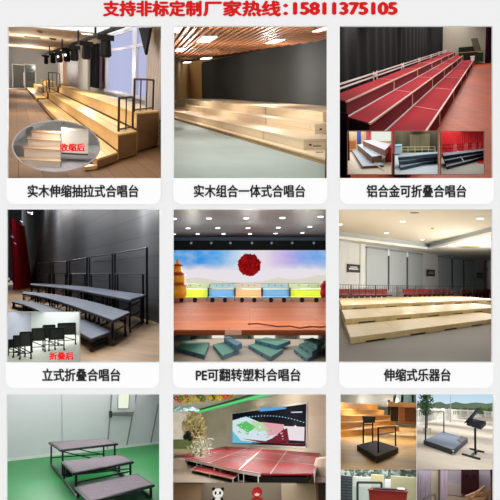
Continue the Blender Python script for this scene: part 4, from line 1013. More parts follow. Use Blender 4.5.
T.part('petals', m, plain('#ff2a34', .8, .1, 6))
T.part('hanging_cord', MB().tube(cb_ + Vector((0, 0, Rb*.8)), Vector((cb_.x, cb_.y, zc)), .006, 6), plain('#c9c9cf', .5, 0)) if False else None
# props left and right
p = r5.at(178, 290, Yt+.3); k_ = (Yt+.3)/F
c0 = Vector((r5.at(177.3, 290, Yt-.3).x, Yt-.3, hz1)); top_z = r5.at(178, 259.5, Yt).z; H = top_z - hz1
T = Thing(r5, c0, 'pagoda_prop', 'golden orange tiered tower decoration at the left edge of the stage', 'stage decoration')
GO = plain('#e8a72c', .5, .2, 6); RO = plain('#b8401f', .5, .15, 5)
T.part('tower', MB().lathe(c0, [(.27, 0), (.33, H*.12), (.3, H*.32), (.22, H*.36), (.28, H*.42), (.24, H*.58), (.15, H*.62), (.17, H*.7), (.12, H*.82), (.03, H)], 18), GO)
for (rz_, rr, hh_) in ((.34, .37, .07), (.6, .3, .06), (.82, .2, .05)):
    T.part('roof_tier', MB().lathe(c0 + Vector((0, 0, H*rz_)), [(rr, 0), (rr*.9, .03), (rr*.5, hh_*1.6)], 18), RO)
c0 = Vector((r5.at(324.6, 296, Yt-.3).x, Yt-.3, hz1)); H = r5.at(324, 282, Yt).z - hz1
T = Thing(r5, c0, 'red_decoration', 'red rounded decoration at the right edge of the stage', 'stage decoration')
T.part('body', MB().lathe(c0, [(.12, 0), (.16, H*.3), (.13, H*.6), (.17, H*.75), (.1, H*.95)], 14), plain('#b3182a', .5, .1)); T.part('knob', MB().ball(c0 + Vector((0, 0, H)), .06, 10), plain('#d8542c', .5, .1))
r5.top_lights(2.2, cf-1.5); r5.fill(.95, 11, 27, 1.15, nx=3, ratio=1.3, xr=(.12, .88))
area(r5.M @ Vector((0, 21, zc-.02)), r5.r, r5.d, 6, 8, .35, name='added_area_light') if False else None

# --- strip of four plastic riser models below hall 5
s5 = Room((173.5, 335, 326, 361.8), 312, h=(361.8-312)/60*1.02, pad=(5, 0, 5, 1))
s5.floor(plain('#9c8c7a', .6, .12, 3), 338.4); Y5 = s5.fl(250, 338.4).y
s5.shell(plain('#b8b4ae', .8, .03), Y5+.2, sides='lrtb')
back_wall(s5, plain('#cfc8bd', .8, .05), Y5, 6)
GT = plain('#3d7a66', .6, .12, 4); GSd = plain('#566b82', .6, .12, 4); GS2 = plain('#335f76', .6, .1, 4)
def pl_block(T, pix, z0, z1, top=GT, side=GSd):
    t1_ = T.part('block', MB().prism([s5.fl(u, v, z1).xy for u, v in pix], z0, z1-.012), side); T.part('block_top', MB().prism([s5.fl(u, v, z1).xy for u, v in pix], z1-.012, z1), top, t1_)
    for fr_ in (.3, .7):
        p = s5.fl(*pix[0], z1).lerp(s5.fl(*pix[1], z1), fr_); T.part('hand_hole', MB().ball(Vector((p.x, p.y, (z0+z1)/2)), .022, 8, (1.2, 1.2, .6)), plain('#1f262c', .6, 0), t1_)
T = Thing(s5, s5.fl(192, 358), 'plastic_riser', 'flat green topped plastic block, leftmost of the four below the stage', 'riser', 'green plastic riser models')
pl_block(T, [(177, 347.5), (204.5, 355), (209.5, 342.3), (184, 340.3)], 0, .085)
T = Thing(s5, s5.fl(225, 358), 'plastic_riser', 'green plastic block with one raised back step, second of the four below the stage', 'riser', 'green plastic riser models')
pl_block(T, [(213, 344.5), (222.5, 355.5), (239, 349.5), (226, 341.5)], 0, .085)
pl_block(T, [(224, 338), (236, 345.5), (242, 343), (229, 336.2)], .085, .2, GS2, GS2)
T = Thing(s5, s5.fl(265, 360), 'plastic_riser', 'wide green plastic block with long raised back step, third of the four below the stage', 'riser', 'green plastic riser models')
pl_block(T, [(248.5, 345), (270.5, 357), (283, 349), (262, 341.5)], 0, .085)
pl_block(T, [(255, 339.8), (277, 345.5), (290.5, 340.5), (266, 337.2)], .085, .17, GT, GS2)
T = Thing(s5, s5.fl(308, 360), 'plastic_riser', 'green plastic block of three stacked steps, rightmost of the four below the stage', 'riser', 'green plastic riser models')
pl_block(T, [(294, 349), (307, 359), (318, 353), (306, 345)], 0, .07)
pl_block(T, [(299, 344), (312, 351.5), (321, 347), (308, 341.5)], .07, .15)
pl_block(T, [(304, 340), (317, 345), (324, 341.5), (312, 337.5)], .15, .23)
for k, (u0, u1, v0, cc, lab) in enumerate(((173, 190, 336, '#97a0a5', 'grey panel at the far left behind the leftmost green block'), (196, 206, 336, '#3f4a3a', 'dark plant box behind the leftmost green block'), (247.5, 251, 336, '#30372f', 'dark post between the second and third green block'), (290.5, 294, 336, '#4f5045', 'dark post between the third and fourth green block'))):
    single(s5, s5.at((u0+u1)/2, 340, Y5-.3), 'divider_board', lab, 'board', slab_at(s5, u0, v0, u1, 341, Y5-.4, .2), plain(cc, .7, .2))
for k, (u0, u1) in enumerate(((212, 224), (254, 275), (300, 318))):
    single(s5, s5.at((u0+u1)/2, 337, Y5-.1), 'window', 'small bright window over the %s green block' % ['second', 'third', 'fourth'][k], 'window', slab_at(s5, u0, 334.8, u1, 338.4, Y5-.1, .05), emit('#f2ede2', .95))
s5.top_lights(1.25, Y5-.3, v=335.4, x0=176, x1=324, y_near=10.2)

# ================================================================== HALL 6: low pale platforms before the blinds
r6 = Room((338.7, 209.5, 491.6, 361.8), 286)
h = r6.h
r6.floor(plain('#8a837b', .65, .12, .7), 297)
r6.shell(plain('#c9c4b8', .8, .03), 75, sides='lrt')
d6 = r6.dirn(710); dv6 = Vector((d6.x, d6.y, 0)); n6 = Vector((-d6.y, d6.x, 0))
za6, zb6, zc6 = .16*h/1.3, .315*h/1.3, .475*h/1.3
fr6 = [r6.fl(350.4, 344.9), r6.fl(345.4, 324.6, za6), r6.fl(341.8, 309.6, zb6)]
bk6 = [r6.fl(345.6, 325, za6), r6.fl(341.7, 309.8, zb6), r6.fl(338.9, 298.3, zc6)]
PL = wood('#dfcba0', '#d0b985', (.6, 3, 1), .5); PLS = wood('#e3cd9c', '#d3b980', (.6, 3, 1), .5)
def uat(p, u):
    w_ = r6.ray(u, 300); return (p.x*w_.y - p.y*w_.x)/(d6.y*w_.x - d6.x*w_.y)
inv = [[.002994, .00043], [.002915, .00035], [.002853, .00028]]
rn = ['front row', 'middle row', 'back row']; zt6 = [za6, zb6, zc6]
for i in range(3):
    f = Vector((fr6[i].x, fr6[i].y, 0)); b = Vector((bk6[i].x, bk6[i].y, 0)); z0 = 0
    e0 = 0.0; k = 0
    while True:
        c0 = inv[i][0] + inv[i][1]*k; cen_u = 710 - 1/c0; e1u = 710 - 1/(c0 + inv[i][1]/2); e1 = uat(f, e1u); cc = uat(f, cen_u)
        if (710 - 1/(c0 - inv[i][1]/2)) > 496: break
        lab = 'pale wooden platform box, %s, %s' % (rn[i], ['leftmost', 'second from the left', 'third from the left', 'fourth from the left', 'fifth from the left', 'sixth from the left', 'seventh from the left', 'eighth from the left'][k])
        T = Thing(r6, f + dv6*e0, 'wooden_platform', lab, 'platform', 'pale wooden platforms in three rows')
        sk = b - f
        P = [f + dv6*e0, f + dv6*(e1-.02), b + dv6*(e1-.02), b + dv6*e0]
        zz = zt6[i]
        bd = T.part('body', MB().prism([p.xy for p in P], 0.012, zz-.025), PLS)
        T.part('top_board', MB().prism([p.xy for p in P], zz-.025, zz), PL)
        hw = (e1-e0)*.2
        s0 = (0 if i == 0 else zt6[i-1]); q0 = f + dv6*(cc-hw); q1 = f + dv6*(cc+hw); o_ = -n6*.012
        T.part('hand_slot', MB().prism([(q0+o_).xy, (q1+o_).xy, (q1-o_).xy, (q0-o_).xy], s0+.005, s0+.04), plain('#2a221a', .8, 0), bd, 'dark cut-out under the front edge')
        e0 = e1; k += 1
# back wall parallel to the platforms
tw = r6.at(339, 241, 45*h/1.3); zs6 = tw.z
wa = Vector((tw.x, tw.y, 0)) - dv6*3; wb = wa + dv6*60
W6 = (wa, wb)
struct(r6, 'wall_back', MB().quad(wa, wb, wb + Vector((0, 0, 6.5)), wa + Vector((0, 0, 6.5))), plain('#dcdedd', .8, .03))
def wp6(u, off=0): return r6.wall(u, 286, wa - n6*off, wb - n6*off)
def pan6(u0, u1, z0, z1_, th=.05, off=.02):
    a = wp6(u0, off+th); b = wp6(u1, off+th); return MB().prism([a.xy, b.xy, (b+n6*th).xy, (a+n6*th).xy], z0, z1_)
zbl = r6.zat(wp6(366.5, .2), 246.5)
bl = [(366.5, 388), (389.5, 406.8), (408.2, 423), (439, 451.8), (453, 463.2), (465, 475.5)]
bn = ['widest, left of the first gap', 'second from the left', 'third from the left', 'fourth, right of the black sign', 'fifth from the left', 'sixth, nearest the dark red door']
BLD = plain('#b4bcc1', .7, .04)
for k, (u0, u1) in enumerate(bl):
    T = Thing(r6, wp6(u0, .2), 'roller_blind', 'grey roller blind pulled down over a window, ' + bn[k], 'blind', 'grey roller blinds')
    T.part('fabric', pan6(u0, u1, 1.0, zbl-.1, .04, .15), BLD); T.part('head_box', pan6(u0, u1, zbl-.12, zbl, .12, .12), plain('#8f979b', .5, .03)); T.part('bottom_bar', pan6(u0, u1, .95, 1.0, .06, .14), plain('#d5d8d9', .5, .02))
for k, u in enumerate((388.7, 407.5, 452.4, 464)):
    zz = r6.zat(wp6(u, .1), 256 + k*1.2)
    T = Thing(r6, wp6(u, .1), 'window_post', 'white window post with dark lower half, %s gap between blinds from the left' % ['first', 'second', 'third', 'fourth'][k], 'window post', 'posts between the blinds')
    T.part('upper_half', pan6(u-.8, u+.8, zz, zbl, .06, .16), plain('#f4f6f6', .5, 0)); T.part('lower_half', pan6(u-.6, u+.6, .9, zz, .06, .16), plain('#3d4654', .5, .05))
struct(r6, 'trim_6', pan6(339, 349, 0, 6, .25, 0), plain('#d5d9da', .8, .02)); struct(r6, 'trim_7', pan6(360.5, 366, 0, 6, .1, 0), plain('#e2e4e4', .8, .02))
for k, (u0, u1, v0, v1, lab) in enumerate(((347.5, 360, 264.3, 272.4, 'black wall sign with white writing, leftmost on the wall'), (427.5, 435, 269.8, 276.3, 'black wall sign between the two groups of blinds'), (477.3, 483, 272.8, 277.8, 'dark grey wall sign left of the dark red door'))):
    p = wp6((u0+u1)/2, .35); za_, zb_ = r6.zat(p, v1), r6.zat(p, v0)
    T = Thing(r6, Vector((p.x, p.y, za_)), 'wall_sign', lab, 'sign', 'black signs on the white wall')
    T.part('board', pan6(u0, u1, za_, zb_, .05, .3), plain('#2b2c30' if k < 2 else '#4a4d52', .5, .05))
    m = MB(); hh_ = (zb_-za_); du = (u1-u0)
    for (f0, f1, zc_) in ((.12, .88, .42), (.2, .8, .68)):
        n_seg = 7
        for j in range(n_seg):
            ua = u0 + du*(f0 + (f1-f0)*j/n_seg); ub = u0 + du*(f0 + (f1-f0)*(j+.72)/n_seg)
            a = wp6(ua, .36); b = wp6(ub, .36); m.prism([a.xy, b.xy, (b+n6*.01).xy, (a+n6*.01).xy], za_+hh_*(zc_-.09), za_+hh_*(zc_+.09 if zc_ < .5 else zc_+.03))
    T.part('writing', m, plain('#f2f2f2' if k == 0 else '#9a9ca0', .5, 0), label='white writing')
# dark red door at the right
T = Thing(r6, wp6(489, .2), 'wooden_door', 'dark red wooden door at the right end of the white wall', 'door')
p = wp6(489, .2); zd = r6.zat(p, 260)
T.part('leaf', pan6(486.8, 497, 0, zd, .08, .2), wood('#7d2c20', '#6b2219', (1, 1, .5), .4)); T.part('frame', pan6(486, 487, 0, zd+.1, .1, .2), plain('#591c14', .5, .1))
T.part('notice', pan6(488.2, 490.6, r6.zat(p, 271), r6.zat(p, 267.5), .03, .3), plain('#e6dcd6', .5, 0), label='pale notice')
# railing and red seats
ra = bk6[2] + n6*.55; ra = Vector((ra.x, ra.y, 0)) - dv6*1; RL = 34
zr = r6.zat(ra + dv6*1.4, 284.6)
IR = plain('#4c4a4e', .5, .05)
k = 0; t = 0.0; seg = 3.6; sn = ['first', 'second', 'third', 'fourth', 'fifth', 'sixth', 'seventh', 'eighth', 'ninth', 'tenth', 'eleventh', 'twelfth']
while t < RL:
    a = ra + dv6*t; b = ra + dv6*(t+seg)
    if r6.M @ a and k < 9:
        T = Thing(r6, a, 'guard_rail', 'grey metal railing panel behind the platforms, %s panel from the left' % sn[k], 'railing', 'railing panels behind the platforms')
        T.part('top_rail', MB().beam(a + Vector((0, 0, zr)), b + Vector((0, 0, zr)), .04), IR); T.part('bottom_rail', MB().beam(a + Vector((0, 0, .75)), b + Vector((0, 0, .75)), .03), IR)
        T.part('end_post', MB().beam(a, a + Vector((0, 0, zr+.02)), .07), IR)
        for j in range(1, 10): q = a.lerp(b, j/10); T.part('baluster', MB().beam(q + Vector((0, 0, .75)), q + Vector((0, 0, zr)), .02), IR)
    k += 1; t += seg
sa = ra + n6*1.2
def seat_u(p, u):
    w_ = r6.ray(u, 300); return (p.x*w_.y - p.y*w_.x)/(d6.y*w_.x - d6.x*w_.y)
ks = 0; DR = plain('#8e2a26', .7, .2, 3); DR2 = plain('#5b1c1c', .7, .1)
u = 336.0
while u < 494:
    wpx = 6.1*(710-u)/370; ue = u + wpx
    if not (387 < (u+ue)/2 < 405 or 449.5 < (u+ue)/2 < 462):
        t0 = seat_u(sa, u); t1_ = seat_u(sa, ue-.5)
        zt1 = r6.zat(sa + dv6*t0, 289.2); A = sa + dv6*t0; B = sa + dv6*t1_
        T = Thing(r6, Vector((A.x, A.y, .0)), 'theatre_chair', 'dark red folding theatre chair at the foot of the white wall, %s from the left' % ordn(ks), 'chair', 'row of dark red chairs behind the railing')
        T.part('backrest', MB().prism([A.xy, B.xy, (B+n6*.1).xy, (A+n6*.1).xy], .62, zt1), DR)
        T.part('seat_pad', MB().prism([A.xy, B.xy, (B-n6*.4).xy, (A-n6*.4).xy], .5, .6), DR2)
        T.part('base', MB().prism([A.lerp(B, .2).xy, A.lerp(B, .8).xy, (A.lerp(B, .8)+n6*.1).xy, (A.lerp(B, .2)+n6*.1).xy], 0, .6), DR2)
        ks += 1
    u = ue
# ceilings: raised tray and lower soffit
zu = zs6 + .45
E1 = [r6.fl(333, 237.3, zs6), r6.fl(429, 249, zs6), r6.fl(500, 232.3, zs6)]
CEIL = plain('#d0cabe', .8, .02)
Yc0 = r6.fl(410, 209-9, zu).y
struct(r6, 'ceiling', MB().quad((-14, 9, zu), (22, 9, zu), (22, 60, zu), (-14, 60, zu)), CEIL)
wA = wa + n6*.0; wB = wb
cor = E1[1]; away = Vector((wA.x, wA.y, zs6)), Vector((wB.x, wB.y, zs6))
# soffit as a polygon: left edge -> corner -> right edge -> far -> wall
sof = [E1[0], E1[1], E1[2], E1[2] + Vector((6, 0, 0)), Vector((wB.x, wB.y, zs6)), Vector((wA.x, wA.y, zs6))]
m = MB(); V = sof; m.add(V, [(0, 1, 5), (1, 4, 5), (1, 2, 4), (2, 3, 4)])
struct(r6, 'ceiling', m, plain('#dad6cb', .8, .02))
def lip(a, b, z0, z1_, th, mat, nm):
    e_ = (b-a); e_.z = 0; nn_ = Vector((-e_.y, e_.x, 0)).normalized()*th
    struct(r6, nm, MB().prism([a.xy, b.xy, (b+nn_).xy, (a+nn_).xy], z0, z1_), mat)
WH = plain('#f0f1f0', .5, .0); GYB = plain('#b4bcc0', .6, .02)
lip(E1[0], E1[1], zs6-.05, zs6+.14, -.12, WH, 'trim_8'); lip(E1[1], E1[2], zs6-.05, zs6+.14, -.12, WH, 'trim_8')
lip(E1[0], E1[1], zs6+.1, zu, .05, GYB, 'trim_9'); lip(E1[1], E1[2], zs6+.1, zu, .05, GYB, 'trim_9')
for k, (u, v) in enumerate(((402.7, 221.3), (386.6, 232.7), (339.8, 224), (444, 231), (422.3, 239.2), (480.2, 218))):
    p = downlight(r6, u, v, zu, .13 if k != 5 else .16, 'round glowing downlight in the raised ceiling, ' + ['largest left of the middle', 'second, below and left of the large one', 'cut by the left edge', 'right of the small sensor', 'nearest the corner of the ceiling tray', 'largest at the upper right'][k], 'downlights in the raised ceiling', 7)
    r6.point(p + Vector((0, 0, -.2)), 70, (1, .96, .88), kind='SPOT')
p = r6.fl(432.3, 227.8, zu); T = Thing(r6, p, 'smoke_sensor', 'tiny round grey sensor in the raised ceiling', 'sensor'); T.part('body', MB().lathe(p, [(.05, -.07), (.1, -.04), (.1, 0)], 12), plain('#8b857a', .6, .05)); T.part('grille', MB().lathe(p, [(.03, -.085), (.04, -.06)], 10), plain('#5c574f', .6, .05))
p = r6.fl(414.5, 212.5, zu); single(r6, p, 'ceiling_vent', 'small dark oval vent at the top edge of the raised ceiling', 'ceiling vent', MB().lathe(p, [(.2, -.03), (.24, 0)], 16), plain('#8a8272', .6, .1))
p = r6.fl(469, 246.5, zs6); T = Thing(r6, p, 'ceiling_vent', 'wide curved brown air vent in the lower soffit at the right', 'ceiling vent')
hw = 11*p.y/F; m = MB().prism([(p.x + hw*math.cos(a_2), p.y + 1.1*math.sin(a_2)) for a_2 in [i*math.pi/12 for i in range(24)]], zs6-.05, zs6-.01); T.part('vent_plate', m, plain('#c9bea4', .5, .03))
m = MB().prism([(p.x + hw*.85*math.cos(a_2), p.y - .15 + .75*math.sin(a_2)) for a_2 in [i*math.pi/12 for i in range(24)]], zs6-.06, zs6-.04); T.part('vent_slot', m, plain('#8a6a3c', .5, .1), label='brown slot')
r6.top_lights(.7, min(Yc0, 30), v=203)
r6.fill(.42, 13, 34, 2.5, nx=3, ratio=1.35, col=(.97, .98, 1), xr=(.08, .95))
for u in (352, 380, 408, 434, 456, 474, 486):
    q = r6.wall(u, 286, wa - n6*8, wb - n6*8); r6.point(Vector((q.x, q.y, 1.7)), (2.3 + 7*((u-352)/134)**2)*q.y, (.97, .98, 1))  # added points standing off the back wall to brighten it, no lamps there

# ================================================================== HALL 7: black three-step stand on the green floor
r7 = Room((7, 394, 159.5, 521), 405, h=1.98, pad=(5, 8, 5, 1))
h = r7.h
r7.floor(plain('#0f9040', .4, .15, 1.2), 462.5, 438.5)
r7.shell(plain('#c4c4c8', .8, .02), 40, sides='lrt')
wa = r7.fl(0, 462.4); wb = r7.fl(128, 447.3); e_ = (wb-wa).normalized(); wb2 = wb + e_*20; wa2 = wa - e_*3
struct(r7, 'wall_back', MB().quad(Vector((wa2.x, wa2.y, 0)), Vector((wb2.x, wb2.y, 0)), Vector((wb2.x, wb2.y, 5)), Vector((wa2.x, wa2.y, 5))), plain('#d9d8dc', .7, .04, .6))
n7 = Vector((-e_.y, e_.x, 0))
def w7(u, v, off=0): return r7.wall(u, v, wa - n7*off, wb - n7*off)
def strip7(u0, v0, u1, v1, wpx, th=.06, off=.02):
    a0, a1, b0, b1 = w7(u0-wpx/2, v0, off+th), w7(u0+wpx/2, v0, off+th), w7(u1-wpx/2, v1, off+th), w7(u1+wpx/2, v1, off+th)
    return MB().hexa([a0, a1, b1, b0], [p + n7*th for p in (a0, a1, b1, b0)])
struct(r7, 'baseboard_back', MB().prism([(wa2-n7*.05).xy, (wb2-n7*.05).xy, wb2.xy, wa2.xy], 0, .11), plain('#e9e9e6', .5, .01))
SEAM = plain('#8d8d92', .6, .03)
for k, (u0, v0, u1, v1) in enumerate(((158.5, 404, 151, 443), (136.5, 394, 127, 445.5), (112.6, 386, 107.5, 449), (62, 386, 62.5, 454))):
    struct(r7, 'trim_%d' % (10+k), strip7(u0, v0, u1, v1, .9 if k < 3 else .35, .04), SEAM if k < 3 else plain('#c2c2c7', .7, .02))
T = Thing(r7, w7(121, 447, .1), 'wall_hatch', 'white hatch with a small bright window and a silver bar in the white wall', 'door')
def quad7(c4, th, off): 
    A = [w7(u, v, off) for u, v in c4]; return MB().hexa(A, [p + n7*th for p in A])
T.part('leaf', quad7(((113, 386), (136, 386), (134.4, 412), (111.5, 412)), .04, .08), plain('#d9d9dc', .5, .02))
T.part('window_frame', quad7(((118.2, 386), (130.5, 386), (129, 409.2), (117.6, 409.2)), .03, .12), plain('#9a9b98', .5, .03))
T.part('window_pane', quad7(((119, 386), (129.7, 386), (128.2, 408.2), (118.5, 408.2)), .03, .15), emit('#f3f8e2', .95))
T.part('bar', quad7(((110.5, 413), (133, 413.4), (133, 416.3), (110.5, 415.9)), .08, .2), plain('#84877f', .35, .05, metal=.3))
T.part('bar_end', quad7(((110, 411), (112.2, 411), (112.2, 417.5), (110, 417.5)), .1, .24), plain('#3c3f3d', .5, .05), label='dark end of the bar')
BK = plain('#201c20', .45, .1, metal=.2); CP = plain('#867b81', .9, .45, 20)
TT = [(.8, [(49.2, 442.2), (61, 449.7), (117.3, 443.3), (105, 438.2)]), (.54, [(62, 461.2), (74.2, 472.6), (132.8, 461.3), (120.5, 454.8)]), (.28, [(75, 486.8), (90, 501.5), (153.4, 484.4), (137, 473.6)])]
T = Thing(r7, r7.fl(100, 500), 'folding_steps', 'black framed three-step folding stand with grey carpeted steps on green floor', 'riser')
feet = []
for i, (z_, q) in enumerate(TT):
    z_ = z_*h/2; P = [r7.fl(u, v, z_) for u, v in q]; c = sum(P, Vector())/4
    tp = T.part('step', MB().prism([p.xy for p in P], z_-.05, z_-.004), BK, label='black step frame')
    T.part('carpet', MB().prism([(c + (p-c)*.955).xy for p in P], z_-.01, z_+.004), CP, tp, 'grey speckled carpet top')
    m = MB()
    for a in range(4): m.tube(P[a] + Vector((0, 0, -.028)), P[(a+1) % 4] + Vector((0, 0, -.028)), .03, 8)
    T.part('edge_tube', m, BK, tp)
    ins = [c + (p-c)*.93 for p in P]
    G = [Vector((p.x, p.y, 0)) for p in ins]; feet.append(G)
    for a in range(4): T.part('leg', MB().tube(G[a] + Vector((0, 0, .02)), Vector((ins[a].x, ins[a].y, z_-.05)), .028, 8), BK)
    m = MB(); m.tube(G[0] + Vector((0, 0, .03)), G[1] + Vector((0, 0, .03)), .028).tube(G[3] + Vector((0, 0, .03)), G[2] + Vector((0, 0, .03)), .028)
    m.tube(G[0] + Vector((0, 0, z_*.35)), G[3] + Vector((0, 0, z_*.35)), .018)
    T.part('foot_bar', m, BK)
T.part('brace', MB().tube(feet[0][0] + Vector((0, 0, .75)), feet[0][3] + Vector((0, 0, .25)), .016), BK)
T.part('brace', MB().tube(feet[0][1].lerp(feet[0][0], .3) + Vector((0, 0, .68)), feet[0][2] + Vector((0, 0, .2)), .016), BK)
for a in (0, 3): T.part('side_beam', MB().path([feet[0][a] + Vector((0, 0, .06)), feet[1][a] + Vector((0, 0, .06)), feet[2][a] + Vector((0, 0, .06))], .03), BK)
T.part('spring_box', MB().box(feet[1][0] + Vector((.12, 0, .28)), (.16, .2, .3)), plain('#2b2628', .6, .1))
T.part('crossbar', MB().tube(feet[1][1] + Vector((0, 0, .3)), feet[1][2] + Vector((0, 0, .3)), .018), BK)
T.part('crossbar', MB().tube(feet[1][0] + Vector((0, 0, .16)), feet[1][2] + Vector((0, 0, .36)), .014), BK)
r7.top_lights(1.3, 30, v=388); r7.fill(1.1, 11, 24, 387, nx=2, ratio=1.35, col=(1, .97, 1), xr=(.2, .8))

# ================================================================== HALL 8: red stage before the screen
r8 = Room((173, 394, 326, 482.3), 437, pad=(5, 8, 5, .2))
h = r8.h
r8.floor(plain('#8d8070', .6, .15, 4), 451, 452)
r8.shell(plain('#b9b1a0', .8, .02), 60, sides='lrt')
zs8 = .26*h
S = dict(bl=(226, 446.3), br=(320.5, 453.2), fr=(311.5, 481.5), fm=(238.5, 470), fl_=(173.5, 455.5), l=(168, 452.2))
def s8(k): return r8.fl(*S[k], zs8)
# wall parallel to the screen
wb = r8.fl(321, 453.0, zs8); wa = r8.fl(226, 446.1, zs8); e8 = (wb-wa); e8.z = 0; e8.normalize(); n8 = Vector((-e8.y, e8.x, 0))
if n8.y < 0: n8 = -n8
W = (wa + n8*.06, wb + n8*.06)
def w8(u, v, off=0): return r8.wall(u, v, W[0]-n8*off, W[1]-n8*off)
A_ = W[0] - e8*70; B_ = W[1] + e8*3
zc8 = r8.zat(w8(250, 400), 397) + .25
MARB = planks('#dcd6c2', '#d4cdb8', '#c6bfa9', 1.6, .8, 0, .7, .005, 'xz')
struct(r8, 'wall_back', MB().quad(Vector((A_.x, A_.y, 0)), Vector((B_.x, B_.y, 0)), Vector((B_.x, B_.y, 6)), Vector((A_.x, A_.y, 6))), MARB)
# ceiling
zce = r8.zat(w8(194, 410), 411.5)
struct(r8, 'ceiling', MB().quad((-30, 9, zce), (20, 9, zce), (20, 60, zce), (-30, 60, zce)), plain('#c4bca6', .7, .03))
# green cove light
a = w8(190, 412, .35); za8 = r8.zat(w8(194, 410, .3), 413.5)
a0, b0 = W[0] - e8*12 - n8*.35, W[1] + e8*2 - n8*.35
T = Thing(r8, Vector((a0.x, a0.y, za8)), 'cove_light', 'long glowing green strip light where wall meets ceiling', 'strip light')
T.part('light_strip', MB().prism([a0.xy, b0.xy, (b0+n8*.05).xy, (a0+n8*.05).xy], za8-.02, za8+.09), emit('#4fe07a', 1.0))
T.part('cove_box', MB().prism([(a0+n8*.06).xy, (b0+n8*.06).xy, (b0+n8*.33).xy, (a0+n8*.33).xy], za8-.06, za8+.16), plain('#a9cfae', .6, .02))
# screen
q4 = [(232.3, 443.5), (304.5, 446.3), (305.3, 404), (232.3, 414)]
def qd(c4, off, th):
    A = [w8(u, v, off) for u, v in c4]; return MB().hexa(A, [p + n8*th for p in A])
T = Thing(r8, w8(268, 446, .1), 'led_screen', 'large glowing wall screen in a white frame above the red stage', 'screen')
T.part('screen_frame', qd([(230.6, 444.9), (306.4, 447.9), (307.2, 402), (230.8, 412.4)], .05, .05), plain('#e6e4de', .5, .02), label='white frame')
scn = T.part('screen_image', qd(q4, .09, .04), emit('#0d1322', .6), label='dark lit picture')
def sub(pts, colr, off=.10, nm='lit_shape', s=.9): T.part(nm, qd(pts, off, .008), emit(colr, s), scn)
sub([(232.5, 420.5), (246, 416.5), (285, 433), (262, 442.5), (238, 441), (232.5, 436)], '#d9ecf2')
sub([(232.5, 431), (241, 440.5), (262, 442.5), (256, 443.6), (232.5, 443)], '#6fc4e0', .105)
sub([(236, 425), (246, 421), (256, 427), (248, 433)], '#5fc96a', .112)
sub([(250, 420.3), (262, 422.5), (270, 430), (258, 432)], '#bfe0b0', .112)
sub([(262, 422), (284, 424.5), (282, 434), (268, 436)], '#e9a9b4', .112)
sub([(283, 426), (304.3, 427), (304, 441), (288, 440)], '#f2e6ec', .112)
sub([(266, 443), (274, 437), (282, 430.5), (287, 428), (289, 441), (286, 444.5)], '#7a1c2e', .118)
sub([(241, 438.5), (262, 442.8), (304, 445), (304, 443.5), (285, 443)], '#8c3848', .118)
for k in range(22):
    u = 240 + k*3.0; v = 418.5 - 6.5*math.sin((k+1)/24*math.pi*.9) + k*.32
    T.part('lit_dot', qd([(u, v+.9), (u+1, v+.9), (u+1, v), (u, v)], .118, .004), emit('#9fd8ff', 1.0), scn)
sub([(258, 408.5), (272, 407.6), (286, 407.2), (286, 408.8), (272, 410.6), (260, 411.5)], '#5fa9e8', .112)
sub([(291, 411.8), (302, 411.4), (302, 412.6), (291, 412.8)], '#cfe4ff', .118)
rs = random.Random(11)
for k in range(60):
    s_, t_2 = rs.random(), rs.random(); u = 238 + 44*s_; v = 420 + 12*s_ + 13*t_2*(1-.5*s_); w_2 = .5 + rs.random()*1.3
    sub([(u, v+w_2*.6), (u+w_2, v+w_2*.7), (u+w_2*1.1, v), (u+.2, v-.1)], rs.choice(['#f4fbff', '#8fd48a', '#f2c6cf', '#a8dff0', '#5cb868', '#e07f92']), .121, 'lit_spot')
for k in range(26):
    u = 252 + k*2.0; v = 445.5 if u > 284 else 443.5; sub([(u, v), (u+1.4, v), (u+1.1, v-1.6-rs.random()*1.2), (u+.3, v-1.3)], '#2a0f1c', .124, 'crowd_shape', .7)
# red stage: panels
RP = plain('#960c1c', .62, .2, 3); SIL = plain('#d5cbc8', .35, .05, metal=.4)
bl, br, fr, fm, fl_ = s8('bl'), s8('br'), s8('fr'), s8('fm'), s8('fl_'); lft = s8('l')
st = Thing(r8, Vector((fm.x, fm.y, 0)), 'stage', 'portable stage of glossy red panels on silver legs before the screen', 'stage')
def grid_panel(A, B, C_, D_, nu, nv):
    for i in range(nu):
        for j in range(nv):
            g = .006
            def Q(s, t): return (A.lerp(B, s)).lerp(D_.lerp(C_, s), t)
            p = [Q((i+g)/nu*1.0, (j+g)/nv), Q((i+1-g)/nu, (j+g)/nv), Q((i+1-g)/nu, (j+1-g)/nv), Q((i+g)/nu, (j+1-g)/nv)]
            st.part('stage_panel', MB().prism([x.xy for x in p], zs8-.03, zs8), RP)
            m = MB()
            for a in range(4): m.beam(p[a] + Vector((0, 0, -.004)), p[(a+1) % 4] + Vector((0, 0, -.004)), .014, .012)
            st.part('panel_edge', m, SIL)
# corner where the long seam from fm reaches the back
mid_b = r8.fl(262, 448.9, zs8)
grid_panel(fm, fr, br, mid_b, 2, 3)
grid_panel(fl_, fm, mid_b, bl, 3, 3)
grid_panel(lft, fl_, bl, r8.fl(224, 446.1, zs8), 1, 2) if False else None
for (p, q, n_) in ((fl_, fm, 4), (fm, fr, 3), (fr, br, 2)):
    st.part('edge_beam', MB().beam(p + Vector((0, 0, -.035)), q + Vector((0, 0, -.035)), .02, .035), SIL)
    for k in range(n_+1):
        a = p.lerp(q, k/n_); st.part('leg', MB().beam(Vector((a.x, a.y, 0)), Vector((a.x, a.y, zs8-.03)), .018), SIL)
        if k < n_: 
            b = p.lerp(q, (k+.28)/n_); st.part('brace', MB().beam(Vector((b.x, b.y, 0)), Vector((b.x, b.y, zs8-.03)), .012), SIL); st.part('lower_rail', MB().beam(Vector((a.x, a.y, .02)), Vector((b.x, b.y, .02)), .012), SIL)
inn = (br + bl)/2; 
def shr(p): c = (fm + br + bl + fr)/4; q = p.lerp(c, .06); return q.xy
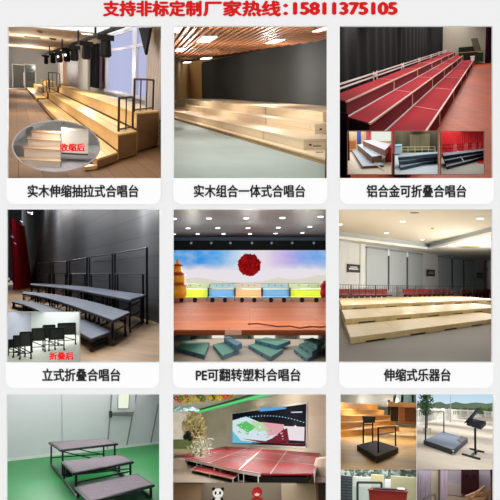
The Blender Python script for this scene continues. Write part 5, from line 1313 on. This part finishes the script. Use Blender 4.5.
st.part('skirt', MB().prism([shr(fl_), shr(fm), shr(fr), shr(br), shr(bl)], .0, zs8-.06), plain('#17120f', .9, .1), label='black underside')
# low step in front
zq = .1*h
P = [r8.fl(u, v, zq) for u, v in ((191.5, 469.6), (233, 478.8), (238.5, 474.6), (197, 465.6))]
T = Thing(r8, Vector((P[0].x, P[0].y, 0)), 'stage_step', 'low red step on silver legs in front of the red stage', 'step')
T.part('step_tread', MB().prism([p.xy for p in P], zq-.015, zq), RP)
m = MB(); [m.beam(P[a], P[(a+1) % 4], .016, .014) for a in range(4)]; T.part('step_edge', m, SIL)
for p in (P[0], P[0].lerp(P[1], .5), P[1], P[2], P[3]): T.part('leg', MB().beam(Vector((p.x, p.y, 0)), p, .014), SIL)
# podium things on the stage
T = Thing(r8, r8.fl(228, 449.5, zs8), 'red_box', 'small reddish box standing at the back left of the red stage', 'box')
p = r8.fl(228, 449.5, zs8); T.part('body', MB().box(p + Vector((0, 0, .05)), (.22, .3, .1)), plain('#8a4a3c', .6, .1)); T.part('lid', MB().box(p + Vector((.05, 0, .12)), (.12, .2, .04)), plain('#b0705c', .6, .1))
# flowers garland on the ceiling
m = MB(); rnd = random.Random(5); fl_cols = ('#e5c72a', '#7fae2e', '#e8e04a', '#c9452f', '#e9a63a', '#4f8a2f')
for k in range(46):
    u = 174 + rnd.random()*58; v = 394.5 + rnd.random()*(8.5 - (u-174)*.1); p = r8.at(u, v, 16 + rnd.random()*4)
    T = Thing(r8, p, 'hanging_flower', 'bunch of bright hanging paper flowers in yellow, green and red under the ceiling', 'flower', 'hanging paper flowers at the top left')
    s_ = .045 + rnd.random()*.035; mm = MB()
    for a in range(6):
        t = a*math.pi/3 + rnd.random(); o_ = Vector((math.cos(t), 0, math.sin(t)))*s_; w_ = Vector((-math.sin(t), .3, math.cos(t)))*s_*.55
        mm.hexa([p, p+o_*.6+w_, p+o_*1.3, p+o_*.6-w_], [x + Vector((0, .03, 0)) for x in (p, p+o_*.6+w_, p+o_*1.3, p+o_*.6-w_)])
    cc = fl_cols[rnd.randrange(6)]
    T.part('petals', mm, plain(cc, .6, .15)); T.part('flower_centre', MB().ball(p, s_*.35, 8), plain('#f0e29a', .6, .1))
for k in range(12):
    u = 174 + rnd.random()*24; v = 406.5 + rnd.random()*5; p = r8.at(u, v, 20)
    single(r8, p, 'hanging_flower', 'pale blue hanging paper flower below the yellow ones at the top left', 'flower', MB().ball(p, .07, 8, (1.6, 1, .6)), plain('#8fb7bd', .6, .2), 'pale blue hanging flowers')
# tree and plants at left
p0 = r8.fl(196, 462); tr0 = r8.at(198, 455, 21); base = Vector((tr0.x, 21, 0))
T = Thing(r8, base, 'potted_tree', 'leafy indoor tree with yellowish foliage at the left of the red stage', 'tree')
tc_ = r8.at(194, 428, 21)
T.part('trunk', MB().path([base, base + Vector((-.1, 0, .5)), r8.at(195, 436, 21), r8.at(193, 424, 21)], .05, 8), plain('#7a6a4a', .8, .2))
m = MB(); bt = MB()
for k in range(11):
    a = r8.at(195, 438, 21); b = r8.at(184 + rnd.random()*22, 414 + rnd.random()*20, 20.6 + rnd.random()*.8); bt.tube(a, b, .015, 5)
T.part('branch', bt, plain('#7a6a4a', .8, .2))
for k in range(420):
    a_2 = rnd.random()*6.28; rr = rnd.random()**.5; u = 194 + 12*rr*math.cos(a_2); v = 428 + 16*rr*math.sin(a_2); p = r8.at(u, v, 20.5 + rnd.random()); s_ = .05 + rnd.random()*.05
    d_1 = Vector((rnd.uniform(-1, 1), rnd.uniform(-1, 1), rnd.uniform(-1, 1))).normalized()*s_; d_2 = d_1.orthogonal().normalized()*s_*.45
    m.add([p-d_1, p-d_2, p+d_1, p+d_2], [(0, 1, 2, 3)])
T.part('foliage', m, plain('#a39a66', .7, .35, 8))
T.part('pot', MB().lathe(base, [(.16, 0), (.22, .25), (.2, .27)], 14), plain('#e3dcc8', .5, .05))
m = MB(); c0 = r8.at(201, 447, 19)
for k in range(170):
    p = c0 + Vector((rnd.gauss(0, .15), rnd.gauss(0, .15), rnd.gauss(0, .17))); d_1 = Vector((rnd.uniform(-1, 1), rnd.uniform(-1, 1), rnd.uniform(-1, 1))).normalized()*.07; d_2 = d_1.orthogonal().normalized()*.025
    m.add([p-d_1, p-d_2, p+d_1, p+d_2], [(0, 1, 2, 3)])
T = Thing(r8, Vector((c0.x, 19, 0)), 'potted_plant', 'pale green bushy plant right of the tree trunk beside the stage', 'plant'); T.part('foliage', m, plain('#c2cbae', .7, .3, 8)); T.part('pot', MB().lathe(Vector((c0.x, 19, 0)), [(.12, 0), (.16, .2), (.15, .22)], 12), plain('#d8d0bc', .5, .05)); T.part('stem', MB().tube(Vector((c0.x, 19, .15)), c0, .02, 6), plain('#66714a', .8, .1))
T = Thing(r8, r8.at(183, 450, 20), 'planter_hedge', 'dark olive green clipped hedge box at the left edge by the stage', 'plant')
T.part('hedge', slab_at(r8, 168, 439.5, 192, 449.5, 20, 1.2), plain('#4f5b35', .8, .4, 8)); T.part('planter', slab_at(r8, 168, 449, 193, 453, 19.9, 1.4), plain('#8f8a6e', .7, .1))
m = MB(); [m.ball(r8.at(u, v, 19), .1, 8) for u, v in ((186, 437), (188.5, 434), (190, 438))]
single(r8, r8.at(188, 440, 19), 'dark_figurine', 'small dark round figure among the plants left of the stage', 'figurine', m, plain('#20251f', .6, .2))
# white cloth table corners
m = MB(); c0 = r8.fl(176, 468); m.lathe(c0, [(.32, 0), (.26, .12), (.22, .22), (.05, .25)], 20)
single(r8, c0, 'round_table', 'round table under a pale cloth at the left edge in front of the stage', 'table', m, plain('#b9b2a6', .8, .15, 4))
m = MB(); c0 = r8.fl(328, 476); m.lathe(c0, [(.3, 0), (.3, .2), (.24, .36), (.05, .4)], 20)
single(r8, c0, 'round_table', 'round table under a pale cloth at the right edge beside the stage', 'table', m, plain('#c9bcae', .8, .15, 4))
for k, (u, v) in enumerate(((226, 404.5), (263, 396.5))):
    p = r8.fl(u, v, zce); single(r8, p, 'ceiling_vent', ['thin dark ceiling vent above the left end of the screen', 'thin dark ceiling vent above the middle of the screen'][k], 'ceiling vent', MB().box(p, (1.0, .5, .03)), plain('#8d8570', .6, .05))
r8.top_lights(1.5, 13, v=389)
r8.fill(1.1, 11.5, 34, 1.25, nx=3, ratio=1.4, col=(1, .98, .95), xr=(.2, .8))

# --- pictures below hall 8: toys before a beige wall
t8 = Room((173, 482.3, 326, 521), 478, h=.75, pad=(5, 0, 5, 1))
t8.floor(plain('#a08c74', .6, .1), 512); Yt8 = t8.fl(250, 512).y
t8.shell(plain('#bcae9a', .8, .02), Yt8+.2, sides='lr')
back_wall(t8, plain('#9b8f7d', .8, .05), Yt8, 6)
for k, (u0, u1, cc, lab) in enumerate(((168, 202, '#cdb08c', 'tan board at the left below the red stage'), (282, 318, '#d8c6a8', 'pale cream board at the right below the red stage'), (318, 332, '#5d564c', 'dark board at the far right below the red stage'))):
    T = Thing(t8, t8.at((u0+u1)/2, 515, Yt8-.3), 'display_board', lab, 'board')
    T.part('board_face', slab_at(t8, u0, 483.6, u1, 518, Yt8-.3, .1), plain(cc, .6, .06)); T.part('side_edge', slab_at(t8, u1-.8, 483.6, u1, 518, Yt8-.32, .12), plain('#a58a68' if k < 2 else '#3a342c', .6, .05))
WHF = plain('#f1efe9', .8, .05); BKF = plain('#17171a', .8, .05)
def at8(u, v, dy=0): return t8.at(u, v, 10.9+dy)
k_ = 10.9/F
c = at8(218, 493.2); Rr = 4.6*k_
T = Thing(t8, at8(218, 512), 'panda_plush', 'small black and white panda plush below the red stage', 'plush toy')
T.part('head', MB().ball(c, Rr, 18, (1.08, .9, .92)), WHF)
for s_ in (-1, 1):
    T.part('ear', MB().ball(c + Vector((s_*Rr*.92, 0, Rr*.78)), Rr*.36, 12), BKF); T.part('eye_patch', MB().ball(c + Vector((s_*Rr*.42, -Rr*.78, Rr*.05)), Rr*.27, 10, (.9, .5, 1.2)), BKF)
    T.part('arm', MB().ball(c + Vector((s_*Rr*.85, -.02, -Rr*1.4)), Rr*.42, 12, (.8, .8, 1.4)), BKF); T.part('foot', MB().ball(c + Vector((s_*Rr*.5, -.04, -Rr*3.0)), Rr*.42, 12), BKF)
T.part('nose', MB().ball(c + Vector((0, -Rr*.92, -Rr*.25)), Rr*.14, 8), BKF); T.part('body', MB().ball(c + Vector((0, 0, -Rr*1.95)), Rr*.95, 18, (1, .85, 1.25)), WHF)
c = at8(257, 492.3); Rr = 4.8*k_; RDT = plain('#b5271f', .7, .1)
T = Thing(t8, at8(257, 512), 'red_plush', 'small red round headed plush with a pale face below the red stage', 'plush toy')
T.part('head', MB().ball(c, Rr, 18, (1.02, .9, .95)), RDT); T.part('face_patch', MB().ball(c + Vector((0, -Rr*.35, -Rr*.25)), Rr*.68, 14, (1, .85, .7)), plain('#e9cdbd', .7, .05), label='pale face')
for s_ in (-1, 1): T.part('eye', MB().ball(c + Vector((s_*Rr*.28, -Rr*.9, -Rr*.15)), Rr*.1, 8), BKF); T.part('arm', MB().ball(c + Vector((s_*Rr*.8, -.02, -Rr*1.4)), Rr*.4, 12, (.8, .8, 1.4)), RDT)
T.part('body', MB().ball(c + Vector((0, 0, -Rr*1.9)), Rr*.9, 18, (1, .85, 1.25)), RDT)
t8.top_lights(1.2, Yt8-.4, v=482.8, x0=178, x1=322, y_near=10.2)

# ================================================================== PICTURES 9: four small scenes
def sub_room(op, hv, wallmat, yf, k=1.0, sides='lrtb', pad=(0, 0, 0, 0)):
    r = Room(op, hv, k, pad=pad); r.shell(wallmat, yf, sides); return r
# 9a podium in the wooden hall
q1 = sub_room((340.3, 394, 416.4, 469.4), 405, plain('#b59a70', .8, .03), 39, sides='lr')
h = q1.h
q1.floor(planks('#dfba75', '#d3aa66', '#b98f50', 1.6, .22, .5, .6, .006), 424, pad=0)
WS = [(.0, 430, 437.6), (0, 423, 430.5), (0, 416.5, 422.5), (0, 410, 416), (0, 403.5, 410)]
Y0 = q1.fl(345, 437).y; WDF = wood('#d29d56', '#c18b47', (1, 1, 8), .45); WDT = wood('#dcb06a', '#cf9f58', (1, 1, 8), .45)
T = Thing(q1, q1.fl(370, 437), 'wooden_bleacher', 'broad golden wooden bleacher steps behind the black podium', 'steps')
z = 0; ends = [(399, 436), (396, 429), (390, 421.5), (384, 415), (378, 409)]
vtop = [430, 422.5, 415.5, 409.2, 402.6]; Yk = Y0; f0 = q1.fl(340.3, 437.4); f1_ = q1.fl(404, 430.5); dd = (f1_-f0).normalized(); nn9 = Vector((-dd.y, dd.x, 0))
prev = 0
for k in range(5):
    o_ = nn9*(k*.5); a = f0 + o_ - dd*2; b = q1.wall(ends[k][0], 430, f0+o_, f1_+o_); b = Vector((b.x, b.y, 0)); a.z = 0
    zt9 = r_z = q1.zat(q1.wall(345, 430, f0+o_, f1_+o_), vtop[k])
    tr = T.part('step', MB().prism([a.xy, b.xy, (b+nn9*.55).xy, (a+nn9*.55).xy], max(0, prev-.02), zt9-.03), WDF); T.part('step_board', MB().prism([(a-nn9*.04).xy, (b-nn9*.04).xy, (b+nn9*.55).xy, (a+nn9*.55).xy], zt9-.03, zt9), WDT, tr); prev = zt9
back_wall(q1, plain('#aab3b0', .8, .15, 1), 38, 0)
single(q1, q1.at(362, 403, 29), 'glass_partition', 'pale misty glass partition high behind the bleacher steps', 'glass panel', slab_at(q1, 340.5, 394, 394, 404.5, 36, .1), glassy('#c9d2cf', .2))
a = q1.at(386, 430, 24)
T = Thing(q1, q1.at(405, 426, 24), 'wooden_counter', 'wooden counter with a dark recess at the right behind the podium', 'counter')
T.part('counter_body', slab_at(q1, 399, 404, 417, 424, 24.5, 1.2), wood('#b07a45', '#9d6a3a', (1, 1, 8), .5)); T.part('counter_top', slab_at(q1, 388, 403, 417, 406.5, 24, 2), wood('#b98a55', '#a87846', (1, 1, 8), .5)); T.part('dark_recess', slab_at(q1, 405, 408.5, 417, 421.5, 24.4, .1), plain('#7b512c', .7, .1)); 
single(q1, q1.at(393, 427, 23), 'dark_cabinet', 'dark upright cabinet left of the wooden counter', 'cabinet', slab_at(q1, 391, 406, 400.5, 421, 25.5, .6), plain('#4f4232', .7, .2))
for k, (u, v0, v1) in enumerate(((389, 400, 415), (394.5, 397, 418), (402, 394, 404), (413, 394, 402))):
    single(q1, q1.at(u, v1, 26-k*.2), 'metal_post', 'thin dark metal post before the glass at the upper right, %s from the left' % ['first', 'second', 'third', 'fourth'][k], 'post', MB().tube(q1.at(u, v1, 26-k*.2), q1.at(u, v0, 26-k*.2), .05), plain('#2f3a40', .5, .1), 'metal posts before the glass')
single(q1, q1.at(406, 398, 28), 'dark_window', 'dark greenish window at the upper right of the wooden hall', 'window', slab_at(q1, 396, 394, 416.4, 402, 28, .1), glassy('#3f5a58', .15))
BP = plain('#1a1a20', .55, .12); BPT = plain('#20222c', .85, .2, 8)
zt9 = .118*h
PT = [q1.fl(u, v, zt9) for u, v in ((357, 445), (376.6, 456.7), (398.3, 447.6), (376, 440.2))]
T = Thing(q1, Vector((PT[1].x, PT[1].y, 0)), 'conductor_podium', 'black square conductor podium with rail on the golden wooden floor', 'podium')
T.part('platform_box', MB().prism([p.xy for p in PT], 0.005, zt9-.01), BP); T.part('carpet_top', MB().prism([p.xy for p in PT], zt9-.01, zt9), BPT)
a = q1.fl(378.3, 452.5, zt9); b = q1.fl(395.6, 446.2, zt9)
T.part('rail_post', MB().tube(a, q1.up(a, 428), .018), BP); T.part('rail_post', MB().tube(b, q1.up(b, 426.5), .018), BP); T.part('top_rail', MB().tube(q1.up(a, 428), q1.up(b, 426.5), .02), BP, label='dark top rail'); T.part('middle_rail', MB().tube(q1.up(a, 434.3), q1.up(b, 432), .014), BP)
c1, c2 = q1.fl(363.3, 443, zt9), q1.fl(372.6, 442.5, zt9)
T = Thing(q1, c1.lerp(c2, .5), 'music_stand', 'black two-legged music stand at the back left of the black podium', 'music stand')
for c in (c1, c2): T.part('stand_post', MB().tube(c, q1.up(c, 423), .018), BP)
T.part('cross_rail', MB().tube(q1.up(c1, 424.5), q1.up(c2, 424.5), .014), BP)
dk = [q1.up(c1, 416) + Vector((-.04, .12, 0)), q1.up(c2, 416.5) + Vector((.08, .12, 0)), q1.up(c2, 421.8) + Vector((0.05, -.12, 0)), q1.up(c1, 422.3) + Vector((0, -.12, 0))]
T.part('desk', MB().extrude(dk, (0, .02, -.015)), plain('#2e2f38', .5, .1)); T.part('desk_lip', MB().beam(dk[2], dk[3], .03), BP)
q1.fill(1.5, 10.6, 34, h+.25, nx=2, ratio=1.3, col=(1, .95, .86), xr=(.25, .75))
q1.point(q1.at(378, 400, 11.3), 10, (1, .95, .86))
struct(q1, 'ceiling', MB().quad(q1.at(340.3, 394, 10.1), q1.at(416.4, 394, 10.1), q1.at(416.4, 394, 38), q1.at(340.3, 394, 38)), plain('#c2c8c6', .8, .03))

# 9b podium on the open terrace
q2 = sub_room((416.7, 394, 493, 469.4), 407.5, plain('#cfd6da', .8, .02), 113, sides='l')
h = q2.h
q2.floor(planks('#cdc0ad', '#c5b8a5', '#b0a390', 2.2, 1.2, .6, .7, .01), 417, pad=0)
Yh = 104
single(q2, q2.at(455, 408, Yh), 'tree_line', 'hazy green line of distant trees beyond the terrace balustrade', 'trees', (lambda mm: mm)(MB().hexa([q2.at(414, 418, Yh)] + [q2.at(416 + 5*k, 403.5 - 1.0*math.sin(k*1.7) - (.8 if k % 3 else 0), Yh) for k in range(17)] + [q2.at(498, 418, Yh)], [p + Vector((0, 1, 0)) for p in [q2.at(414, 418, Yh)] + [q2.at(416 + 5*k, 403.5 - 1.0*math.sin(k*1.7) - (.8 if k % 3 else 0), Yh) for k in range(17)] + [q2.at(498, 418, Yh)]])), plain('#7d937a', .9, .3, .4))
single(q2, q2.at(480, 414, 40), 'hedge', 'green bushes right behind the white balustrade on the terrace', 'bushes', (lambda m: [m.ball(q2.at(417 + 2.1*k, 411.8 - (k % 3)*.6, 98), (.38 + .1*(k % 2)), 8) for k in range(38)] and m)(MB()), plain('#5f7a4a', .9, .4, 2), None, 'stuff')
# sky dome slab far behind
sk, nt, n_, bs = _base(('terrace_sky',))
tc = nt.nodes.new('ShaderNodeTexCoord'); sx_ = nt.nodes.new('ShaderNodeSeparateXYZ'); nt.links.new(tc.outputs['Generated'], sx_.inputs[0])
mx = _mix(nt, lin('#e4eeee'), lin('#b4d6ea'), sx_.outputs[2]); nt.links.new(mx, bs.inputs['Emission Color']); bs.inputs['Emission Strength'].default_value = 1; bs.inputs['Base Color'].default_value = (0, 0, 0, 1)
struct(q2, 'wall_back', MB().quad(q2.at(412, 418, 112), q2.at(497, 418, 112), q2.at(497, 385, 112), q2.at(412, 385, 112)), sk)
WB_ = plain('#f2f0ea', .6, .03)
def balus(p, q, z_, nposts, lab, grp):
    T = Thing(q2, p, 'balustrade', lab, 'balustrade', grp)
    T.part('top_rail', MB().beam(p + Vector((0, 0, z_)), q + Vector((0, 0, z_)), .16, .1), WB_); T.part('base_rail', MB().beam(p + Vector((0, 0, .06)), q + Vector((0, 0, .06)), .16, .12), WB_)
    for k in range(nposts+1):
        a = p.lerp(q, k/nposts); T.part('pillar', MB().beam(a, a + Vector((0, 0, z_+.1)), .26), WB_)
        if k < nposts:
            b = p.lerp(q, (k+1)/nposts)
            for j in range(1, 6):
                c = a.lerp(b, j/6); T.part('baluster', MB().lathe(c, [(.05, .1), (.085, z_*.35), (.04, z_*.6), (.06, z_)], 8), plain('#dcdad2', .6, .03))
pa = q2.fl(410, 425.5); pb = q2.fl(449.5, 419.5); pc = q2.fl(478, 416.5); pd = q2.fl(500, 419.5)
zb9 = q2.zat(pb, 409.8)
balus(pa, pb, zb9, 4, 'white stone balustrade run at the left of the terrace behind the grey topped podium', None)
balus(pb + (pc-pb)*.03, pc, zb9, 4, 'white stone balustrade run in the middle of the terrace, farthest from the viewer', None)
balus(pc + (pd-pc)*.05, pd, zb9*1.02, 3, 'white stone balustrade run behind the music stand at the right', None)
p = q2.fl(450.5, 422); T = Thing(q2, p, 'lamp_post', 'thin grey pole rising from the terrace before the balustrade', 'pole'); T.part('pole', MB().tube(p, q2.up(p, 392), .025), plain('#8c9296', .5, .05)); T.part('base_plate', MB().lathe(p, [(.08, 0), (.06, .05)], 10), plain('#7c8286', .5, .05))
# small tree
m = MB(); tb = q2.fl(427, 434); 
for k in range(420):
    t = rnd.random(); u = 426 + rnd.gauss(0, 1)*(2.2 + 4.5*abs(math.sin(t*3.1)))*.55; v = 392 + t*23; p = q2.at(u, v, tb.y + rnd.gauss(0, .2)); d_1 = Vector((rnd.uniform(-1, 1), rnd.uniform(-1, 1), rnd.uniform(-1, .4))).normalized()*.07; d_2 = d_1.orthogonal().normalized()*.03
    m.add([p-d_1, p-d_2, p+d_1, p+d_2], [(0, 1, 2, 3)])
T = Thing(q2, tb, 'small_tree', 'slender dark green tree behind the left end of the podium rail', 'tree'); T.part('foliage', m, plain('#3f5f38', .8, .4, 6)); T.part('trunk', MB().path([tb, q2.up(tb, 415), q2.up(tb, 396)], .02, 6), plain('#4a3d2e', .8, .2)); T.part('pot', MB().lathe(tb, [(.12, 0), (.16, .2), (.15, .22)], 12), plain('#cfc8ba', .7, .05))
zt9 = .12*h
PT = [q2.fl(u, v, zt9) for u, v in ((423.6, 439.8), (453.2, 449.6), (467.8, 438.3), (443, 431.6))]
T = Thing(q2, Vector((PT[1].x, PT[1].y, 0)), 'conductor_podium', 'grey topped black conductor podium on the pale terrace floor', 'podium')
T.part('platform_box', MB().prism([p.xy for p in PT], 0.005, zt9-.012), BP); c = sum(PT, Vector())/4
T.part('carpet_top', MB().prism([(c+(p-c)*.985).xy for p in PT], zt9-.012, zt9), plain('#7f8899', .85, .12, 8))
PX = [q2.fl(u, v, zt9*1.0+.004) for u, v in ((457.5, 440.2), (462, 443), (467.8, 438.3), (461, 436.5))]
T.part('side_box', MB().prism([p.xy for p in PX], zt9-.01, zt9+.02), plain('#17181d', .5, .1), label='black box on the right corner')
for (u, v) in ((452.2, 451.2), (452.2, 455.5), (446, 453.5)): p = q2.fl(u, v, zt9*.5); T.part('metal_corner', MB().ball(PT[1] + Vector((0, 0, -.03 if v < 452 else -.1)), .022, 8), plain('#c9ccd0', .3, 0, metal=.8))
a = q2.fl(425.5, 439.8, zt9); b = q2.fl(443.8, 432.6, zt9)
T.part('rail_post', MB().beam(a, q2.up(a, 411.3), .04), BP); T.part('rail_post', MB().beam(b, q2.up(b, 411.5), .04), BP); T.part('top_rail', MB().beam(q2.up(a, 412), q2.up(b, 411.8), .03), BP)
c = q2.fl(475.3, 454.5); 
T = Thing(q2, c, 'music_stand', 'black music stand with tilted desk on a cross foot on the terrace', 'music stand')
T.part('post', MB().beam(c, q2.up(c, 428), .05), BP)
T.part('foot', MB().beam(q2.fl(463, 455) + Vector((0, 0, .02)), q2.fl(479.3, 459.8) + Vector((0, 0, .02)), .06, .04), BP); T.part('foot', MB().beam(q2.fl(470.5, 449.5) + Vector((0, 0, .02)), q2.fl(483.3, 452.8) + Vector((0, 0, .02)), .06, .04), BP); T.part('foot_bar', MB().beam(q2.fl(470.5, 457.3) + Vector((0, 0, .02)), q2.fl(477.5, 451.2) + Vector((0, 0, .02)), .05, .03), BP)
Yc9 = c.y
bx = [q2.at(u, v, Yc9+dy) for u, v, dy in ((466.5, 423.5, 0), (481, 428, -.15), (486, 423.5, .1), (472, 420.5, .25))]
T.part('desk_box', MB().hexa([p + Vector((0, 0, -.04)) for p in bx], [p + Vector((0, 0, .05)) for p in bx]), plain('#20232b', .5, .1))
tl_ = [q2.at(u, v, Yc9+dy) for u, v, dy in ((464, 423, -.05), (470, 421, .1), (481.5, 406.8, .35), (476.5, 408.5, .2))]
T.part('tilted_desk', MB().extrude(tl_, (.01, .03, -.01)), plain('#2a2e37', .45, .1))
q2.top_lights(2.1, 60, v=394.4, x0=418, x1=492, y_near=10.3, ratio=1.5)

# 9c red box behind a dark rail
q3 = sub_room((340.3, 469.6, 416.4, 521), 440, plain('#a8aba2', .8, .02), 22, sides='lr')
q3.floor(plain('#a7a297', .7, .1), 500, pad=0); back_wall(q3, plain('#bcc6bd', .8, .15, 2), 21, 0)
h = q3.h
single(q3, q3.at(347, 500, 15), 'grey_panel', 'dark grey louvred panel at the left of the lower left small picture', 'panel', slab_at(q3, 340.3, 476.5, 352.3, 505, 14.5, .2), planks('#5b656c', '#566067', '#3f474d', 3, .06, 0, .5, .012, 'xz'))
for k, (u0, u1, v0, v1, cc, Y, lab) in enumerate(((353, 371, 478, 486, '#cfd6cc', 19, 'pale wall band behind the dark rail'), (371, 384, 475.5, 482, '#cbbf94', 18.8, 'beige stone block above the red box'), (391, 416.4, 478, 505, '#b7b08e', 17.5, 'beige stone wall at the right of the red box'), (385, 391.5, 480, 488, '#e9edf0', 18, 'white block between stone walls'))):
    single(q3, q3.at((u0+u1)/2, v1, Y), 'stone_block', lab, 'wall block', slab_at(q3, u0, v0, u1, v1, Y, .3), plain(cc, .8, .2, 3))
for k in range(9):
    u = 352 + k*7.6; p = q3.at(u, 473 + (k % 2), 20); mm = MB(); 
    for j in range(14): mm.ball(p + Vector((rnd.gauss(0, .1), rnd.gauss(0, .05), rnd.gauss(0, .07))), .05, 6)
    single(q3, p, 'shrub', 'blurred grey green shrub in the row along the top of the red box picture', 'shrub', mm, plain('#5d7064' if k % 2 else '#7d8a80', .9, .3, 4), 'shrubs above the stone walls')
T = Thing(q3, q3.at(367, 505, 12.4), 'metal_rail', 'dark square metal rail left of the red box', 'railing')
a, b, c, d = q3.at(357.5, 508, 12.4), q3.at(357.5, 482.4, 12.4), q3.at(381.5, 482.6, 12.6), q3.at(381.5, 490, 12.6)
T.part('post', MB().tube(a, b, .022), plain('#3c4341', .4, .05)); T.part('top_bar', MB().tube(b, c, .022), plain('#3c4341', .4, .05)); T.part('post', MB().tube(c, q3.at(381.5, 508, 12.6), .022), plain('#3c4341', .4, .05))
T = Thing(q3, q3.at(388, 505, 12.2), 'red_box', 'dark red box with a black open top in the lower left small picture', 'box')
A = [q3.at(368, 489, 12.2), q3.at(408, 490.5, 12.2)]
T.part('front_panel', MB().extrude([q3.at(370, 512, 12.2), q3.at(405, 512, 12.2), q3.at(407.5, 492, 12.2), q3.at(368.5, 490, 12.2)], (0, .25, 0)), plain('#9a2f22', .55, .12))
T.part('top_board', MB().hexa([q3.at(u, v, Y) for u, v, Y in ((367.5, 490.3, 12.15), (408.3, 493, 12.15), (407, 489.5, 12.9), (372, 487.6, 12.9))], [q3.at(u, v, Y) + Vector((0, 0, .015)) for u, v, Y in ((367.5, 490.3, 12.15), (408.3, 493, 12.15), (407, 489.5, 12.9), (372, 487.6, 12.9))]), plain('#7d2b26', .6, .2, 6))
T.part('dark_slot', MB().hexa([q3.at(u, v, Y) + Vector((0, 0, .02)) for u, v, Y in ((373, 490.4, 12.25), (398, 491.4, 12.25), (392, 489.8, 12.6), (377, 489.2, 12.6))], [q3.at(u, v, Y) + Vector((0, 0, .035)) for u, v, Y in ((373, 490.4, 12.25), (398, 491.4, 12.25), (392, 489.8, 12.6), (377, 489.2, 12.6))]), plain('#171412', .6, 0))
T.part('paper', MB().hexa([q3.at(u, v, Y) + Vector((0, 0, .03)) for u, v, Y in ((398, 491.3, 12.25), (405, 491.8, 12.25), (404, 490, 12.6), (397, 489.9, 12.6))], [q3.at(u, v, Y) + Vector((0, 0, .04)) for u, v, Y in ((398, 491.3, 12.25), (405, 491.8, 12.25), (404, 490, 12.6), (397, 489.9, 12.6))]), plain('#e5ded4', .6, 0), label='white paper')
q3.top_lights(2.0, 20, v=470.4, x0=342, x1=415, y_near=10.3)
struct(q3, 'ceiling', MB().quad(q3.at(340.3, 469.7, 10.1), q3.at(416.4, 469.7, 10.1), q3.at(416.4, 469.7, 21), q3.at(340.3, 469.7, 21)), plain('#d2d6d2', .8, .02))

# 9d hallway with the dark red door
q4 = sub_room((416.7, 469.6, 493, 521), 440, plain('#b5a7a6', .8, .02), 20, sides='lr')
q4.floor(plain('#a08a72', .5, .12), 494, pad=0); Y4 = 17.5
back_wall(q4, plain('#aca3ad', .8, .04), Y4, 0)
single(q4, q4.at(454, 494, Y4-.1), 'wainscot', 'paler lower wall band left of the dark red door', 'wall panel', slab_at(q4, 447, 485, 462, 494.5, Y4-.1, .1), plain('#bdb3b2', .7, .03))
for k, (u0, u1, cc, Y, lab) in enumerate(((416.7, 432, '#c9c0d0', 15, 'broad pale lilac curtain at the left of the lower right small picture'), (432, 438, '#c9c0a8', 14.6, 'cream post beside the lilac curtain'), (438, 440.3, '#5f574a', 14.5, 'narrow dark brown strip right of the cream post'), (440.3, 447.5, '#c3b6c6', 15.5, 'narrow lilac panel right of the dark strip'))):
    m = MB().drape(q4.at(u0, 500, Y), q4.at(u1, 500, Y), q4.at(u0, 512, Y).z, q4.at(u0, 468, Y).z, 6 if k == 0 else 2, .02) if k in (0, 3) else slab_at(q4, u0, 469, u1, 512, Y, .15)
    single(q4, q4.at((u0+u1)/2, 512, Y), ('curtain', 'wall_post', 'wall_post', 'curtain')[k], lab, ('curtain', 'post', 'post', 'curtain')[k], m, plain(cc, .7, .06))
T = Thing(q4, q4.at(470, 494, Y4-.2), 'red_door', 'dark maroon double door in the lower right small picture', 'door')
T.part('door_leaf', slab_at(q4, 462, 469, 470.6, 493.6, Y4-.2, .1), plain('#3c121b', .5, .1)); T.part('door_leaf', slab_at(q4, 470.9, 469, 479, 493.6, Y4-.2, .1), plain('#3c121b', .5, .1))
for u in (466, 473.7): T.part('door_window', slab_at(q4, u-1.3, 474, u+1.3, 477, Y4-.25, .05), plain('#1d090e', .3, 0))
T.part('door_frame', slab_at(q4, 461.2, 469, 462, 494, Y4-.22, .1), plain('#4d1822', .5, .05))
single(q4, q4.at(491.5, 494, 15), 'wall_post', 'dark edge post at the right of the lower right small picture', 'post', slab_at(q4, 491.3, 469, 493, 512, 14, .2), plain('#4a3030', .6, .1))
T = Thing(q4, q4.fl(480, 500), 'wooden_chair', 'overturned light wooden chair at the right by the dark red door', 'chair')
WC = plain('#b08a66', .5, .2, 5); Yq = 14.2
for (a, b) in (((466, 497), (478, 492)), ((478, 492), (485, 486.5)), ((470, 499), (492, 490)), ((474, 495), (492, 495)), ((468, 497), (489, 500))): T.part('chair_rail', MB().beam(q4.at(*a, Yq), q4.at(*b, Yq+.3), .05), WC)
T.part('seat_board', MB().extrude([q4.at(468, 496.5, Yq), q4.at(484, 499, Yq), q4.at(492, 493, Yq+.4), q4.at(478, 491.5, Yq+.4)], (0, 0, -.04)), WC)
T = Thing(q4, q4.at(430, 508, 12), 'metal_rail', 'grey metal rail at the bottom left of the lower right small picture', 'railing')
a, b, c, d = q4.at(424, 512, 12), q4.at(424, 498.2, 12), q4.at(435, 493.6, 12.3), q4.at(436, 512, 12.3)
for (p, q, nm_) in ((a, b, 'post'), (b, c, 'top_bar'), (c, d, 'post')): T.part(nm_, MB().tube(p, q, .02), plain('#77736c', .4, .05))
q4.top_lights(1.5, 16.5, v=470.4, x0=419, x1=491, y_near=10.3)
struct(q4, 'ceiling', MB().quad(q4.at(416.7, 469.7, 10.1), q4.at(493, 469.7, 10.1), q4.at(493, 469.7, Y4), q4.at(416.7, 469.7, Y4)), plain('#cfc9cc', .8, .02))

# nothing of these shows past a partition wall: drop the empty pieces
for o in list(bpy.data.objects):
    if o.type == 'MESH' and not o.data.vertices and not o.children: bpy.data.objects.remove(o)
bpy.context.view_layer.update()
